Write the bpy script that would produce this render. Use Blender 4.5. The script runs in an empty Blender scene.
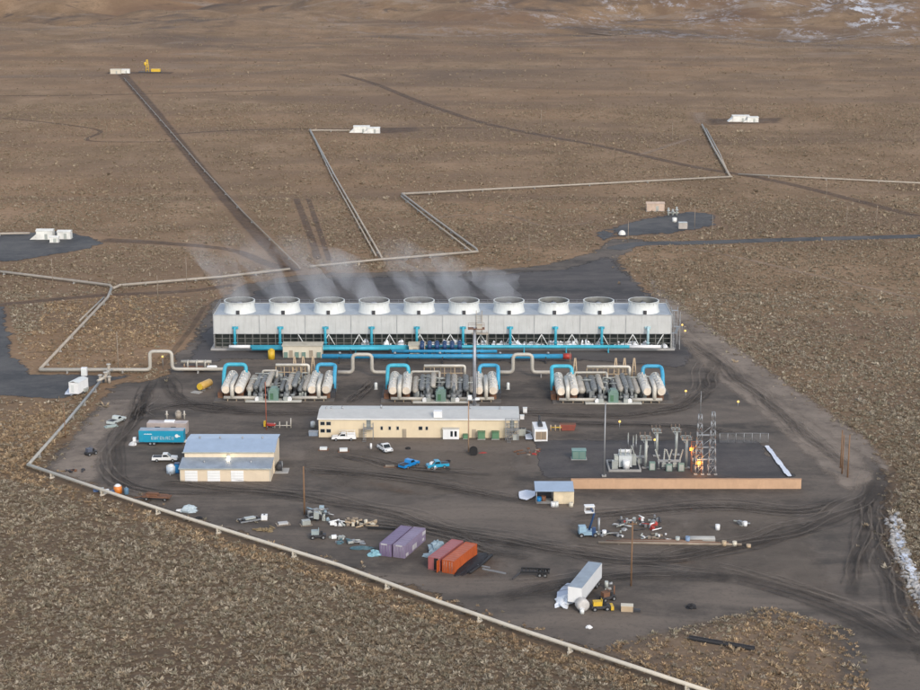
import bpy, math, random
import numpy as np
from mathutils import Vector, Matrix
random.seed(7); RNG = np.random.default_rng(11)
SC = bpy.context.scene
COL = SC.collection
PI = math.pi

# ------------------------------------------------------------------ camera
F, YH, H = 1750.0, -85.0, 120.0            # focal length in px of a 920 px frame, horizon row, flying height
PITCH = math.atan((345 - YH) / F)
cam = bpy.data.cameras.new('camera'); camo = bpy.data.objects.new('camera', cam); COL.objects.link(camo)
camo.location = (0, 0, H); camo.rotation_euler = (PI/2 - PITCH, 0, 0)
cam.sensor_width = 36; cam.lens = F / 920 * 36; cam.clip_start = 1; cam.clip_end = 30000
SC.camera = camo
# ------------------------------------------------------------------ world, sun, exposure
SUN_EL, SUN_AZ = math.radians(30), math.radians(155)      # low evening sun behind the camera, a little to the right
w = bpy.data.worlds.new('World'); SC.world = w; w.use_nodes = True
nt = w.node_tree; sky = nt.nodes.new('ShaderNodeTexSky'); sky.sky_type = 'NISHITA'; sky.sun_disc = False
sky.sun_elevation = SUN_EL; sky.sun_rotation = SUN_AZ; sky.altitude = 1300; sky.air_density = 1.0; sky.dust_density = 2.0
bg = nt.nodes['Background']; bg.inputs[1].default_value = 0.13
hsv = nt.nodes.new('ShaderNodeHueSaturation'); hsv.inputs['Saturation'].default_value = 0.5     # thin cloud pales the blue
nt.links.new(sky.outputs[0], hsv.inputs['Color']); nt.links.new(hsv.outputs[0], bg.inputs[0])
sl = bpy.data.lights.new('sun', 'SUN'); sl.energy = 0.95; sl.angle = math.radians(16); sl.color = (1.0, 0.87, 0.72)
so = bpy.data.objects.new('sun', sl); COL.objects.link(so)
sd = Vector((math.sin(SUN_AZ)*math.cos(SUN_EL), math.cos(SUN_AZ)*math.cos(SUN_EL), math.sin(SUN_EL)))
so.rotation_euler = sd.to_track_quat('Z', 'Y').to_euler(); so.location = (200, -200, 300)
SC.view_settings.view_transform = 'Standard'; SC.view_settings.look = 'None'
SC.view_settings.exposure = 1.06; SC.view_settings.gamma = 1.0; SC.view_settings.use_curve_mapping = False
SC.cycles.max_bounces = 6; SC.cycles.transparent_max_bounces = 12; SC.cycles.volume_bounces = 1

CP, SP = math.cos(PITCH), math.sin(PITCH)
def at(px, py, z=0.0):
    """a pixel of the photograph taken back to the plane at height z"""
    v = (py - 345) / F; u = (px - 460) / F
    dx, dy, dz = u, CP - v*SP, -(SP + v*CP)
    t = (z - H) / dz
    return Vector((dx*t, dy*t, z))
def to_px(X, Y, Z=0):
    a = Y*CP - (Z-H)*SP; b = Y*SP + (Z-H)*CP
    return 460 + F*X/a, 345 - F*b/a
def mpp(py): return H / (CP*(py - YH))            # metres per pixel across, for ground seen at row py

# ------------------------------------------------------------------ materials
def nodes(name):
    m = bpy.data.materials.new(name); m.use_nodes = True
    t = m.node_tree; t.nodes.clear()
    o = t.nodes.new('ShaderNodeOutputMaterial'); b = t.nodes.new('ShaderNodeBsdfPrincipled')
    t.links.new(b.outputs[0], o.inputs[0]); return m, t, b, o
def N(t, kind, **kw):
    n = t.nodes.new(kind)
    for k, v in kw.items():
        if k.startswith('i_'): n.inputs[k[2:].replace('_', ' ')].default_value = v
        else: setattr(n, k, v)
    return n
def ramp(t, fac, stops, interp='LINEAR'):
    r = t.nodes.new('ShaderNodeValToRGB'); r.color_ramp.interpolation = interp
    e = r.color_ramp.elements
    while len(e) < len(stops): e.new(0.5)
    for x, (p, c) in zip(e, stops):
        x.position = p; x.color = (*c, 1) if len(c) == 3 else c
    t.links.new(fac, r.inputs[0]); return r.outputs[0]
def mixc(t, fac, a, b, mode='MIX'):
    n = t.nodes.new('ShaderNodeMix'); n.data_type = 'RGBA'; n.blend_type = mode
    for s, x in ((0, fac), (6, a), (7, b)):
        if hasattr(x, 'links'): t.links.new(x, n.inputs[s])
        elif isinstance(x, (int, float)): n.inputs[s].default_value = x
        else: n.inputs[s].default_value = (*x, 1)
    return n.outputs[2]
def noise(t, scale, detail=4, rough=0.6, vec=None, dist=0.0):
    n = N(t, 'ShaderNodeTexNoise', i_Scale=scale, i_Detail=detail, i_Roughness=rough, i_Distortion=dist)
    if vec is not None: t.links.new(vec, n.inputs['Vector'])
    return n.outputs['Fac']
def geo_pos(t): return N(t, 'ShaderNodeNewGeometry').outputs['Position']
def scaled(t, vec, s, rz=0):
    m = N(t, 'ShaderNodeMapping'); m.inputs['Scale'].default_value = s; m.inputs['Rotation'].default_value = (0, 0, rz)
    t.links.new(vec, m.inputs['Vector']); return m.outputs[0]
_M = {}
def mat(name, col, rough=0.6, metal=0.0, var=0.25, streak=0.25, corr=0, bump=0.0):
    """painted or raw surface with uneven tone, dust streaks down its walls and, where corr > 0, ribs"""
    if name in _M: return _M[name]
    m, t, b, o = nodes(name)
    oi = N(t, 'ShaderNodeObjectInfo').outputs['Random']; ov = N(t, 'ShaderNodeVectorMath', operation='MULTIPLY_ADD'); t.links.new(oi, ov.inputs[0]); ov.inputs[1].default_value = (83, 57, 31)
    P0 = N(t, 'ShaderNodeTexCoord').outputs['Object']; t.links.new(P0, ov.inputs[2]); P = ov.outputs[0]
    n1 = noise(t, 0.35, 6, 0.65, P); n2 = noise(t, 1.0, 5, 0.7, scaled(t, P, (1.6, 1.6, 0.18)))
    dark = tuple(c*(1-var) for c in col); lite = tuple(min(1, c*(1+var*0.5)) for c in col)
    c1 = ramp(t, n1, [(0.3, dark), (0.7, lite)])
    f = ramp(t, n2, [(0.5, (0, 0, 0)), (0.72, (1, 1, 1))])
    mul = N(t, 'ShaderNodeMath', operation='MULTIPLY'); t.links.new(f, mul.inputs[0]); mul.inputs[1].default_value = streak
    dirt = tuple(c*0.45 + d*0.55 for c, d in zip(col, (0.11, 0.085, 0.065)))
    t.links.new(mixc(t, mul.outputs[0], c1, dirt), b.inputs['Base Color'])
    b.inputs['Roughness'].default_value = rough; b.inputs['Metallic'].default_value = metal
    if corr:
        wv = N(t, 'ShaderNodeTexWave', wave_type='BANDS', bands_direction='X'); wv.inputs['Scale'].default_value = corr
        t.links.new(P0, wv.inputs['Vector'])
        bp = N(t, 'ShaderNodeBump'); bp.inputs['Strength'].default_value = 0.35; bp.inputs['Distance'].default_value = 0.06
        t.links.new(wv.outputs['Fac'], bp.inputs['Height']); t.links.new(bp.outputs[0], b.inputs['Normal'])
    elif bump:
        bp = N(t, 'ShaderNodeBump'); bp.inputs['Strength'].default_value = bump; bp.inputs['Distance'].default_value = 0.1
        t.links.new(noise(t, 3, 5, 0.7, P), bp.inputs['Height']); t.links.new(bp.outputs[0], b.inputs['Normal'])
    _M[name] = m; return m
def emit(name, col, s):
    m, t, b, o = nodes(name); b.inputs['Base Color'].default_value = (*col, 1)
    b.inputs['Emission Color'].default_value = (*col, 1); b.inputs['Emission Strength'].default_value = s
    return m
clad   = mat('tower cladding', (0.50, 0.505, 0.49), 0.55, var=0.10, streak=0.3, corr=1.1)
deckm  = mat('tower deck', (0.33, 0.37, 0.41), 0.5, var=0.2)  # blue grey carries the sky's reflection in the colour
frp    = mat('white fibreglass', (0.66, 0.68, 0.66), 0.45, var=0.1, streak=0.3)
steel  = mat('galvanised steel', (0.34, 0.35, 0.36), 0.45, 0.5, var=0.2)
dsteel = mat('dark steel', (0.05, 0.05, 0.055), 0.6, 0.2)
black  = mat('black rubber', (0.014, 0.014, 0.015), 0.8, streak=0.15)
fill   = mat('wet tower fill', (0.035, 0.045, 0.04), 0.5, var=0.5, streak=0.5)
conc   = mat('concrete', (0.36, 0.35, 0.33), 0.85, var=0.2)
cyan   = mat('cyan pipe paint', (0.05, 0.39, 0.52), 0.5, var=0.25, streak=0.4)
blue   = mat('blue pipe paint', (0.03, 0.27, 0.47), 0.5, var=0.25, streak=0.35)
navy   = mat('navy pump paint', (0.02, 0.06, 0.16), 0.45)
cream  = mat('cream cladding', (0.60, 0.55, 0.44), 0.55, var=0.1, streak=0.15)
pipe_i = mat('insulated pipe jacket', (0.46, 0.43, 0.37), 0.5, 0.1, var=0.15, streak=0.2)
pipe_f = mat('weathered pipe jacket', (0.36, 0.315, 0.26), 0.6, 0.0, var=0.2, streak=0.25)
vessel = mat('white vessel jacket', (0.60, 0.58, 0.53), 0.45, 0.0, var=0.22, streak=0.5)
gvess  = mat('grey vessel', (0.20, 0.21, 0.21), 0.5, 0.2, var=0.25, streak=0.3)
green  = mat('grey green paint', (0.16, 0.25, 0.21), 0.5, var=0.15)
dgreen = mat('green cabinet paint', (0.07, 0.17, 0.09), 0.5)
rust   = mat('rust', (0.19, 0.09, 0.05), 0.85, var=0.4)
tan    = mat('tan paint', (0.45, 0.34, 0.22), 0.6, var=0.12)
wallc  = mat('cream wall', (0.66, 0.55, 0.38), 0.65, var=0.06, streak=0.12, corr=1.6)
walls  = mat('tan shed wall', (0.65, 0.54, 0.40), 0.65, var=0.06, streak=0.12, corr=1.6)
roofm  = mat('pale metal roof', (0.58, 0.57, 0.53), 0.45, 0.2, var=0.1, streak=0.1, corr=1.2)
roofb  = mat('blue metal roof', (0.36, 0.45, 0.57), 0.42, 0.15, var=0.1, streak=0.1, corr=1.2)
white  = mat('white paint', (0.76, 0.76, 0.75), 0.4, var=0.06, streak=0.15)
glass  = mat('dark glass', (0.02, 0.025, 0.03), 0.12, streak=0.0)
brick  = mat('rendered block wall', (0.50, 0.32, 0.20), 0.8, var=0.12, streak=0.2)
wood   = mat('pole timber', (0.21, 0.12, 0.065), 0.85, var=0.25)
plank  = mat('grey planks', (0.27, 0.22, 0.17), 0.85, var=0.3)
purple = mat('purple container paint', (0.18, 0.135, 0.23), 0.55, var=0.15, streak=0.3)
red    = mat('red container paint', (0.30, 0.05, 0.045), 0.5, var=0.2, streak=0.2)
orred  = mat('orange red container paint', (0.42, 0.085, 0.02), 0.5, var=0.25, streak=0.25)
sky_b  = mat('pale blue tarp', (0.30, 0.40, 0.46), 0.5, var=0.25, bump=0.6)
tblue  = mat('bright blue paint', (0.01, 0.20, 0.48), 0.4, streak=0.1)
trlblu = mat('cyan trailer paint', (0.01, 0.27, 0.42), 0.4, var=0.1, streak=0.1)
yellow = mat('yellow paint', (0.62, 0.40, 0.03), 0.5, var=0.15)
orange = mat('orange plastic', (0.65, 0.20, 0.03), 0.5)
redp   = mat('red paint', (0.38, 0.04, 0.03), 0.5)
beige  = mat('beige trailer skin', (0.46, 0.38, 0.34), 0.5)
porcel = mat('grey porcelain', (0.38, 0.40, 0.37), 0.3)
tarp_k = mat('black liner', (0.012, 0.012, 0.015), 0.7, bump=0.5, streak=0.2)
ice    = mat('ice', (0.75, 0.78, 0.82), 0.35, var=0.08, streak=0.0, bump=0.7)
lamp_w = emit('lit lamp warm white', (1.0, 0.86, 0.62), 6)
lamp_o = emit('lit lamp amber', (1.0, 0.30, 0.035), 1.3)
lamp_y = emit('lit lamp yellow', (1.0, 0.62, 0.16), 0.4)

# ------------------------------------------------------------------ mesh building
class MB:
    def __init__(s): s.v = []; s.f = []; s.sm = []
    def add(s, vs, fs, smooth=False):
        n = len(s.v); s.v += [tuple(p) for p in vs]
        for f in fs: s.f.append([i + n for i in f]); s.sm.append(smooth)
        return s
    def box(s, cx, cy, cz, sx, sy, sz, rz=0, rx=0):
        """cz is the underside"""
        M = Matrix.Translation((cx, cy, cz + sz/2)) @ Matrix.Rotation(rz, 4, 'Z') @ Matrix.Rotation(rx, 4, 'X')
        vs = [M @ Vector((a*sx/2, b*sy/2, c*sz/2)) for a in (-1, 1) for b in (-1, 1) for c in (-1, 1)]
        return s.add(vs, [(0, 1, 3, 2), (4, 6, 7, 5), (0, 4, 5, 1), (2, 3, 7, 6), (0, 2, 6, 4), (1, 5, 7, 3)])
    def cyl(s, p0, p1, r, n=14, r2=None, cap=True, dome=0.0):
        p0, p1 = Vector(p0), Vector(p1); d = (p1 - p0).normalized(); r2 = r if r2 is None else r2
        u = d.orthogonal().normalized(); w_ = d.cross(u)
        rings = [(p0, r), (p1, r2)]
        if dome:
            rings = [(p0 - d*dome, r*.35), (p0 - d*dome*.75, r*.72)] + rings + [(p1 + d*dome*.75, r2*.72), (p1 + d*dome, r2*.35)]
        vs = []
        for c, rr in rings:
            vs += [c + (u*math.cos(2*PI*i/n) + w_*math.sin(2*PI*i/n))*rr for i in range(n)]
        fs = [(k*n+i, k*n+(i+1) % n, (k+1)*n+(i+1) % n, (k+1)*n+i) for k in range(len(rings)-1) for i in range(n)]
        s.add(vs, fs, True)
        if cap: s.f += [[len(s.v)-len(vs)+i for i in reversed(range(n))], [len(s.v)-n+i for i in range(n)]]; s.sm += [False, False]
        return s
    def tube(s, pts, r, n=10, fillet=0.0):
        P = [Vector(p) for p in pts]
        if fillet:
            q = [P[0]]
            for a, b, c in zip(P, P[1:], P[2:]):
                d1 = (a-b); d2 = (c-b); L = min(fillet, d1.length*.45, d2.length*.45)
                a1 = b + d1.normalized()*L; c1 = b + d2.normalized()*L
                for k in range(5):
                    tt = k/4; q.append(a1*(1-tt)**2 + b*2*tt*(1-tt) + c1*tt*tt)
            P = q + [P[-1]]
        vs = []; up = None
        for i, p in enumerate(P):
            a = P[max(i-1, 0)]; b = P[min(i+1, len(P)-1)]; d = (b-a).normalized()
            if up is None: up = d.orthogonal().normalized()
            u = (up - d*up.dot(d))
            u = u.normalized() if u.length > 1e-4 else d.orthogonal().normalized()
            up = u; w_ = d.cross(u); rr = r
            if 0 < i < len(P)-1:
                ca = (P[i]-P[i-1]).normalized().dot((P[i+1]-P[i]).normalized()); rr = r if fillet else r/max(.6, math.sqrt((1+ca)/2))
            vs += [p + (u*math.cos(2*PI*k/n) + w_*math.sin(2*PI*k/n))*rr for k in range(n)]
        m = len(P)
        s.add(vs, [(k*n+i, k*n+(i+1) % n, (k+1)*n+(i+1) % n, (k+1)*n+i) for k in range(m-1) for i in range(n)], True)
        s.f += [[len(s.v)-len(vs)+i for i in reversed(range(n))], [len(s.v)-n+i for i in range(n)]]; s.sm += [False, False]
        return s
    def lathe(s, prof, n=28, c=(0, 0, 0)):
        vs = [(c[0]+r*math.cos(2*PI*i/n), c[1]+r*math.sin(2*PI*i/n), c[2]+z) for r, z in prof for i in range(n)]
        return s.add(vs, [(k*n+i, k*n+(i+1) % n, (k+1)*n+(i+1) % n, (k+1)*n+i) for k in range(len(prof)-1) for i in range(n)], True)
    def prism(s, poly, y0, y1, axis='y'):
        """outline in x,z swept along y (or in y,z swept along x)"""
        n = len(poly)
        if axis == 'y': vs = [(a, y0, b) for a, b in poly] + [(a, y1, b) for a, b in poly]
        elif axis == 'x': vs = [(y0, a, b) for a, b in poly] + [(y1, a, b) for a, b in poly]
        else: vs = [(a, b, y0) for a, b in poly] + [(a, b, y1) for a, b in poly]
        return s.add(vs, [list(range(n)), list(reversed(range(n, 2*n)))] + [(i, i+n, (i+1) % n + n, (i+1) % n) for i in range(n)])
    def lump(s, cx, cy, sx, sy, h, n=14, m=5, seed=0, jag=0.3):
        r = random.Random(seed); vs = []
        for k in range(m):
            a = k/(m-1)*PI/2
            for i in range(n):
                t = 2*PI*i/n; j = 1 + (r.random()-.5)*2*jag*(1-.35*k/m)
                vs.append((cx + sx*math.cos(a)*math.cos(t)*j, cy + sy*math.cos(a)*math.sin(t)*j, h*math.sin(a)*(1+(r.random()-.5)*jag)))
        for i in range(n): vs[i] = (vs[i][0], vs[i][1], -.05)
        return s.add(vs, [(k*n+i, k*n+(i+1) % n, (k+1)*n+(i+1) % n, (k+1)*n+i) for k in range(m-1) for i in range(n)], False)
    def build(s, name, m, parent=None, loc=None, rz=0):
        me = bpy.data.meshes.new(name); me.from_pydata(s.v, [], s.f); me.materials.append(m)
        me.polygons.foreach_set('use_smooth', s.sm); me.update()
        import bmesh
        bm = bmesh.new(); bm.from_mesh(me); bmesh.ops.recalc_face_normals(bm, faces=bm.faces); bm.to_mesh(me); bm.free()
        o = bpy.data.objects.new(name, me); COL.objects.link(o)
        if parent: o.parent = parent
        if loc is not None: o.location = loc
        if rz: o.rotation_euler = (0, 0, rz)
        return o
def tag(o, label=None, cat=None, group=None, kind=None):
    for k, v in (('label', label), ('category', cat), ('group', group), ('kind', kind)):
        if v: o[k] = v
    return o
def T(name, label, cat, loc, rz=0, group=None):
    o = bpy.data.objects.new(name, None); COL.objects.link(o); o.empty_display_size = 0.5
    o.location = loc; o.rotation_euler = (0, 0, rz)
    return tag(o, label, cat, group)
def dup(o, parent=None):
    c = o.copy(); COL.objects.link(c); c.parent = parent
    for ch in list(o.children): dup(ch, c)
    return c
def dup_at(o, loc, label, rz=None):
    c = dup(o); c.location = loc; c['label'] = label
    if rz is not None: c.rotation_euler = (0, 0, rz)
    return c
def B(*a, **k): return MB().box(*a, **k)
def C(*a, **k): return MB().cyl(*a, **k)

# ------------------------------------------------------------------ terrain
def inpoly(X, Y, poly):
    r = np.zeros(len(X), bool); n = len(poly)
    for i in range(n):
        x0, y0 = poly[i]; x1, y1 = poly[(i+1) % n]
        if y0 == y1: continue
        c = ((y0 > Y) != (y1 > Y)) & (X < (x1-x0)*(Y-y0)/(y1-y0)+x0); r ^= c
    return r
def seg_dist(X, Y, path):
    d = np.full(len(X), 1e9)
    for (ax, ay), (bx, by) in zip(path, path[1:]):
        vx, vy = bx-ax, by-ay; t = np.clip(((X-ax)*vx+(Y-ay)*vy)/(vx*vx+vy*vy+1e-9), 0, 1)
        d = np.minimum(d, np.hypot(X-ax-t*vx, Y-ay-t*vy))
    return d
def W(pts): return [tuple(at(*p)[:2]) for p in pts]
def hill(X, Y):
    """rolling high ground beyond the plain"""
    a = 1.8*np.clip((Y-1480)/1300, 0, 1)**1.2
    z = 26*np.sin(X*.0041+Y*.0013+1)*np.sin(Y*.0047-X*.0017) + 14*np.sin(X*.011+2)*np.sin(Y*.0093+X*.004) + 7*np.sin(X*.027+Y*.011)*np.sin(Y*.021)
    rise = 90*np.clip((Y-2300)/2500, 0, 1)**1.3 + 420*np.clip((Y-4500)/4000, 0, 1)**1.4*(0.7+.3*np.sin(X*.0012))
    z = z + 11*np.sin(X*.0075-Y*.004)*np.sin(X*.0031+Y*.012+.6) + 4*np.sin(X*.043+Y*.02)*np.sin(Y*.05-X*.013)
    return a*(z+14) + rise
ys = np.concatenate([np.linspace(-2500, 200, 12), np.linspace(240, 1450, 60), np.geomspace(1470, 10000, 150)])
xs = np.concatenate([np.linspace(-7000, -1000, 18)[:-1], np.linspace(-1000, 1000, 160), np.linspace(1000, 7000, 18)[1:]])
GX, GY = np.meshgrid(xs, ys); GZ = hill(GX.ravel(), GY.ravel()).reshape(GX.shape)
nx, ny = len(xs), len(ys)
def fast_mesh(name, V, Fq, m, k=4):
    me = bpy.data.meshes.new(name)
    me.vertices.add(len(V)); me.vertices.foreach_set('co', np.ascontiguousarray(V, np.float32).ravel())
    me.loops.add(len(Fq)*k); me.loops.foreach_set('vertex_index', np.ascontiguousarray(Fq, np.int32).ravel())
    me.polygons.add(len(Fq)); me.polygons.foreach_set('loop_start', np.arange(0, len(Fq)*k, k, dtype=np.int32))
    me.update(calc_edges=True); me.materials.append(m)
    return me
idx = np.arange(nx*ny).reshape(ny, nx)
Fq = np.stack([idx[:-1, :-1], idx[:-1, 1:], idx[1:, 1:], idx[1:, :-1]], -1).reshape(-1, 4)

# high desert soil: brown earth, paler dust, darker lava soil, distant brush as fine speckle
gm, t, b, o_ = nodes('desert soil'); P = geo_pos(t)
n_big = noise(t, 0.004, 6, 0.6, P, 0.6); n_mid = noise(t, 0.03, 6, 0.65, scaled(t, P, (1, .6, 1)), 0.3); n_sm = noise(t, 0.35, 4, 0.7, P)
n_band = noise(t, 0.012, 5, 0.6, scaled(t, P, (0.25, 1, 1), 0.25), 0.5)
c = ramp(t, n_mid, [(0.36, (0.190, 0.127, 0.077)), (0.52, (0.251, 0.169, 0.105)), (0.68, (0.310, 0.213, 0.136))])
c = mixc(t, ramp(t, n_big, [(0.45, (0, 0, 0)), (0.65, (.8, .8, .8))]), c, mixc(t, 0.5, c, (0.302, 0.180, 0.100)))
c = mixc(t, ramp(t, n_band, [(0.47, (0, 0, 0)), (0.60, (.9, .9, .9))]), c, (0.182, 0.123, 0.082))
vo = N(t, 'ShaderNodeTexVoronoi', feature='F1'); vo.inputs['Scale'].default_value = 0.55; t.links.new(P, vo.inputs['Vector'])
sp = ramp(t, vo.outputs['Distance'], [(0.15, (1, 1, 1)), (0.45, (0, 0, 0))])
spn = N(t, 'ShaderNodeMath', operation='MULTIPLY'); t.links.new(sp, spn.inputs[0]); t.links.new(ramp(t, noise(t, 0.05, 4, .6, P), [(.35, (.08, .08, .08)), (.7, (.5, .5, .5))]), spn.inputs[1])
c = mixc(t, spn.outputs[0], c, (0.334, 0.249, 0.158))
c = mixc(t, ramp(t, n_sm, [(0.3, (.55, .55, .55)), (0.5, (0, 0, 0))]), c, (0.140, 0.098, 0.065))
sx = N(t, 'ShaderNodeSeparateXYZ'); t.links.new(P, sx.inputs[0])
nr = N(t, 'ShaderNodeMapRange'); t.links.new(sx.outputs['Y'], nr.inputs[0]); nr.inputs[1].default_value = 470; nr.inputs[2].default_value = 360     # darker lava soil towards the south
nr.inputs[4].default_value = .75
c = mixc(t, nr.outputs[0], c, mixc(t, n_sm, (0.068, 0.050, 0.035), (0.150, 0.112, 0.078)))
farm = N(t, 'ShaderNodeMapRange'); t.links.new(sx.outputs['Y'], farm.inputs[0]); farm.inputs[1].default_value = 1000; farm.inputs[2].default_value = 2000
for sc_, lo, hi, cc, st_ in ((.0048, .5, .62, (0.185, 0.118, 0.078), (1, .55, 1)), (.009, .52, .64, (0.10, 0.078, 0.066), (.5, .8, 1)), (.016, .56, .68, (0.27, 0.215, 0.17), (.35, 1, 1)), (.05, .58, .66, (0.12, 0.09, 0.07), (.5, .6, 1))):  # far soil tones, strengthened to stand in for ridge shading
    fm = N(t, 'ShaderNodeMath', operation='MULTIPLY'); t.links.new(ramp(t, noise(t, sc_, 7, .68, scaled(t, P, st_, .15), .8), [(lo, (0, 0, 0)), (hi, (.9, .9, .9))]), fm.inputs[0]); t.links.new(farm.outputs[0], fm.inputs[1])
    c = mixc(t, fm.outputs[0], c, cc)
# old snow lying in the hollows of the high ground
far = N(t, 'ShaderNodeMapRange'); t.links.new(sx.outputs['Y'], far.inputs[0]); far.inputs[1].default_value = 1600; far.inputs[2].default_value = 2300
rgt = N(t, 'ShaderNodeMapRange'); t.links.new(sx.outputs['X'], rgt.inputs[0]); rgt.inputs[1].default_value = -250; rgt.inputs[2].default_value = 450
s1 = ramp(t, noise(t, 0.011, 6, 0.65, scaled(t, P, (1, .45, 1), .3)), [(0.47, (0, 0, 0)), (0.58, (1, 1, 1))])
s2 = ramp(t, noise(t, 0.09, 5, 0.75, scaled(t, P, (1, .5, 1))), [(0.50, (0, 0, 0)), (0.58, (1, 1, 1))])
k1 = N(t, 'ShaderNodeMath', operation='MULTIPLY'); t.links.new(s1, k1.inputs[0]); t.links.new(s2, k1.inputs[1])
k2 = N(t, 'ShaderNodeMath', operation='MULTIPLY'); t.links.new(k1.outputs[0], k2.inputs[0]); t.links.new(far.outputs[0], k2.inputs[1])
k3 = N(t, 'ShaderNodeMath', operation='MULTIPLY'); t.links.new(k2.outputs[0], k3.inputs[0]); t.links.new(rgt.outputs[0], k3.inputs[1])
for px_, py_, rx_, ry_ in ((872, 26, 30, 190), (575, 1, 45, 120), (800, 4, 60, 150)):
    q_ = at(px_, py_); vs_ = N(t, 'ShaderNodeVectorMath', operation='SUBTRACT'); t.links.new(P, vs_.inputs[0]); vs_.inputs[1].default_value = q_
    v2 = N(t, 'ShaderNodeVectorMath', operation='MULTIPLY'); t.links.new(vs_.outputs[0], v2.inputs[0]); v2.inputs[1].default_value = (1/rx_, 1/ry_, 0)
    ln = N(t, 'ShaderNodeVectorMath', operation='LENGTH'); t.links.new(v2.outputs[0], ln.inputs[0])
    ms = N(t, 'ShaderNodeMapRange'); t.links.new(ln.outputs['Value'], ms.inputs[0]); ms.inputs[1].default_value = 1.1; ms.inputs[2].default_value = .4
    mm_ = N(t, 'ShaderNodeMath', operation='MULTIPLY'); t.links.new(ms.outputs[0], mm_.inputs[0]); t.links.new(ramp(t, noise(t, .05, 6, .75, scaled(t, P, (1, .35, 1))), [(.53, (0, 0, 0)), (.60, (1, 1, 1))]), mm_.inputs[1])
    c = mixc(t, mm_.outputs[0], c, (0.58, 0.59, 0.62))
c = mixc(t, k3.outputs[0], c, (0.55, 0.56, 0.60))
t.links.new(c, b.inputs['Base Color']); b.inputs['Roughness'].default_value = 0.95; b.inputs['Specular IOR Level'].default_value = 0.1
bp = N(t, 'ShaderNodeBump'); bp.inputs['Strength'].default_value = 0.4; bp.inputs['Distance'].default_value = 0.5
hs = N(t, 'ShaderNodeMath', operation='ADD'); t.links.new(n_sm, hs.inputs[0]); t.links.new(sp, hs.inputs[1])
t.links.new(hs.outputs[0], bp.inputs['Height']); t.links.new(bp.outputs[0], b.inputs['Normal'])
soil_col = c
g = bpy.data.objects.new('ground', fast_mesh('ground', np.stack([GX, GY, GZ], -1).reshape(-1, 3), Fq, gm)); COL.objects.link(g); tag(g, kind='structure')

def surf_mat(name, base, lite, dark, soft=0.35, scale=0.06, stretch=(1, 1, 1), rot=0, rough=0.9, fleck=0.5, alpha=1.0, bumpd=0.15, rag=0.0):
    """trodden gravel or dirt whose border frays into the soil (attribute edge: 0 at the rim, 1 inside)"""
    m, t, b, o = nodes(name); P = geo_pos(t)
    a = noise(t, scale, 6, 0.65, scaled(t, P, stretch, rot), 0.8); a2 = noise(t, scale*6, 5, 0.7, P); a3 = noise(t, 1.1, 4, 0.75, P)
    c = ramp(t, a, [(0.36, dark), (0.5, base), (0.64, lite)])
    c = mixc(t, ramp(t, a2, [(0.46, (0, 0, 0)), (0.68, (.6, .6, .6))]), c, lite)
    c = mixc(t, ramp(t, a3, [(0.30, (fleck,)*3), (0.48, (0, 0, 0))]), c, dark)
    t.links.new(c, b.inputs['Base Color']); b.inputs['Roughness'].default_value = rough; b.inputs['Specular IOR Level'].default_value = 0.25
    bp = N(t, 'ShaderNodeBump'); bp.inputs['Strength'].default_value = 0.35; bp.inputs['Distance'].default_value = bumpd
    t.links.new(a3, bp.inputs['Height']); t.links.new(bp.outputs[0], b.inputs['Normal'])
    e = N(t, 'ShaderNodeAttribute', attribute_name='edge').outputs['Fac']
    ad = N(t, 'ShaderNodeMath', operation='MULTIPLY_ADD'); t.links.new(e, ad.inputs[0]); ad.inputs[1].default_value = 1.6
    nn = N(t, 'ShaderNodeMath', operation='MULTIPLY_ADD'); t.links.new(noise(t, 0.22, 5, 0.7, P), nn.inputs[0]); nn.inputs[1].default_value = 2.2; nn.inputs[2].default_value = -1.55
    if rag:
        n3 = N(t, 'ShaderNodeMath', operation='MULTIPLY_ADD'); t.links.new(noise(t, 0.06, 4, 0.6, P), n3.inputs[0]); n3.inputs[1].default_value = rag; n3.inputs[2].default_value = -rag*.5
        n4 = N(t, 'ShaderNodeMath', operation='ADD'); t.links.new(nn.outputs[0], n4.inputs[0]); t.links.new(n3.outputs[0], n4.inputs[1]); nn = n4
    t.links.new(nn.outputs[0], ad.inputs[2])
    mr = N(t, 'ShaderNodeMapRange', interpolation_type='SMOOTHSTEP'); t.links.new(ad.outputs[0], mr.inputs[0])
    mr.inputs[1].default_value = 0.0; mr.inputs[2].default_value = soft; mr.inputs[4].default_value = alpha
    t.links.new(mr.outputs[0], b.inputs['Alpha'])
    return m
def smooth_path(pts, step=3.0):
    P = [Vector((*p, 0)) for p in pts]; out = []
    P = [P[0]*2-P[1]] + P + [P[-1]*2-P[-2]]
    for i in range(1, len(P)-2):
        n = max(2, int((P[i+1]-P[i]).length/step))
        for k in range(n):
            s = k/n; a, b_, c_, d = P[i-1], P[i], P[i+1], P[i+2]
            out.append(0.5*((2*b_)+(c_-a)*s+(2*a-5*b_+4*c_-d)*s*s+(3*b_-a-3*c_+d)*s**3))
    out.append(P[-2]); return out
LAY = [0]
def lift(z): LAY[0] += 1; return z + LAY[0]*.0018      # every ground sheet a hair above the last
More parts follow.
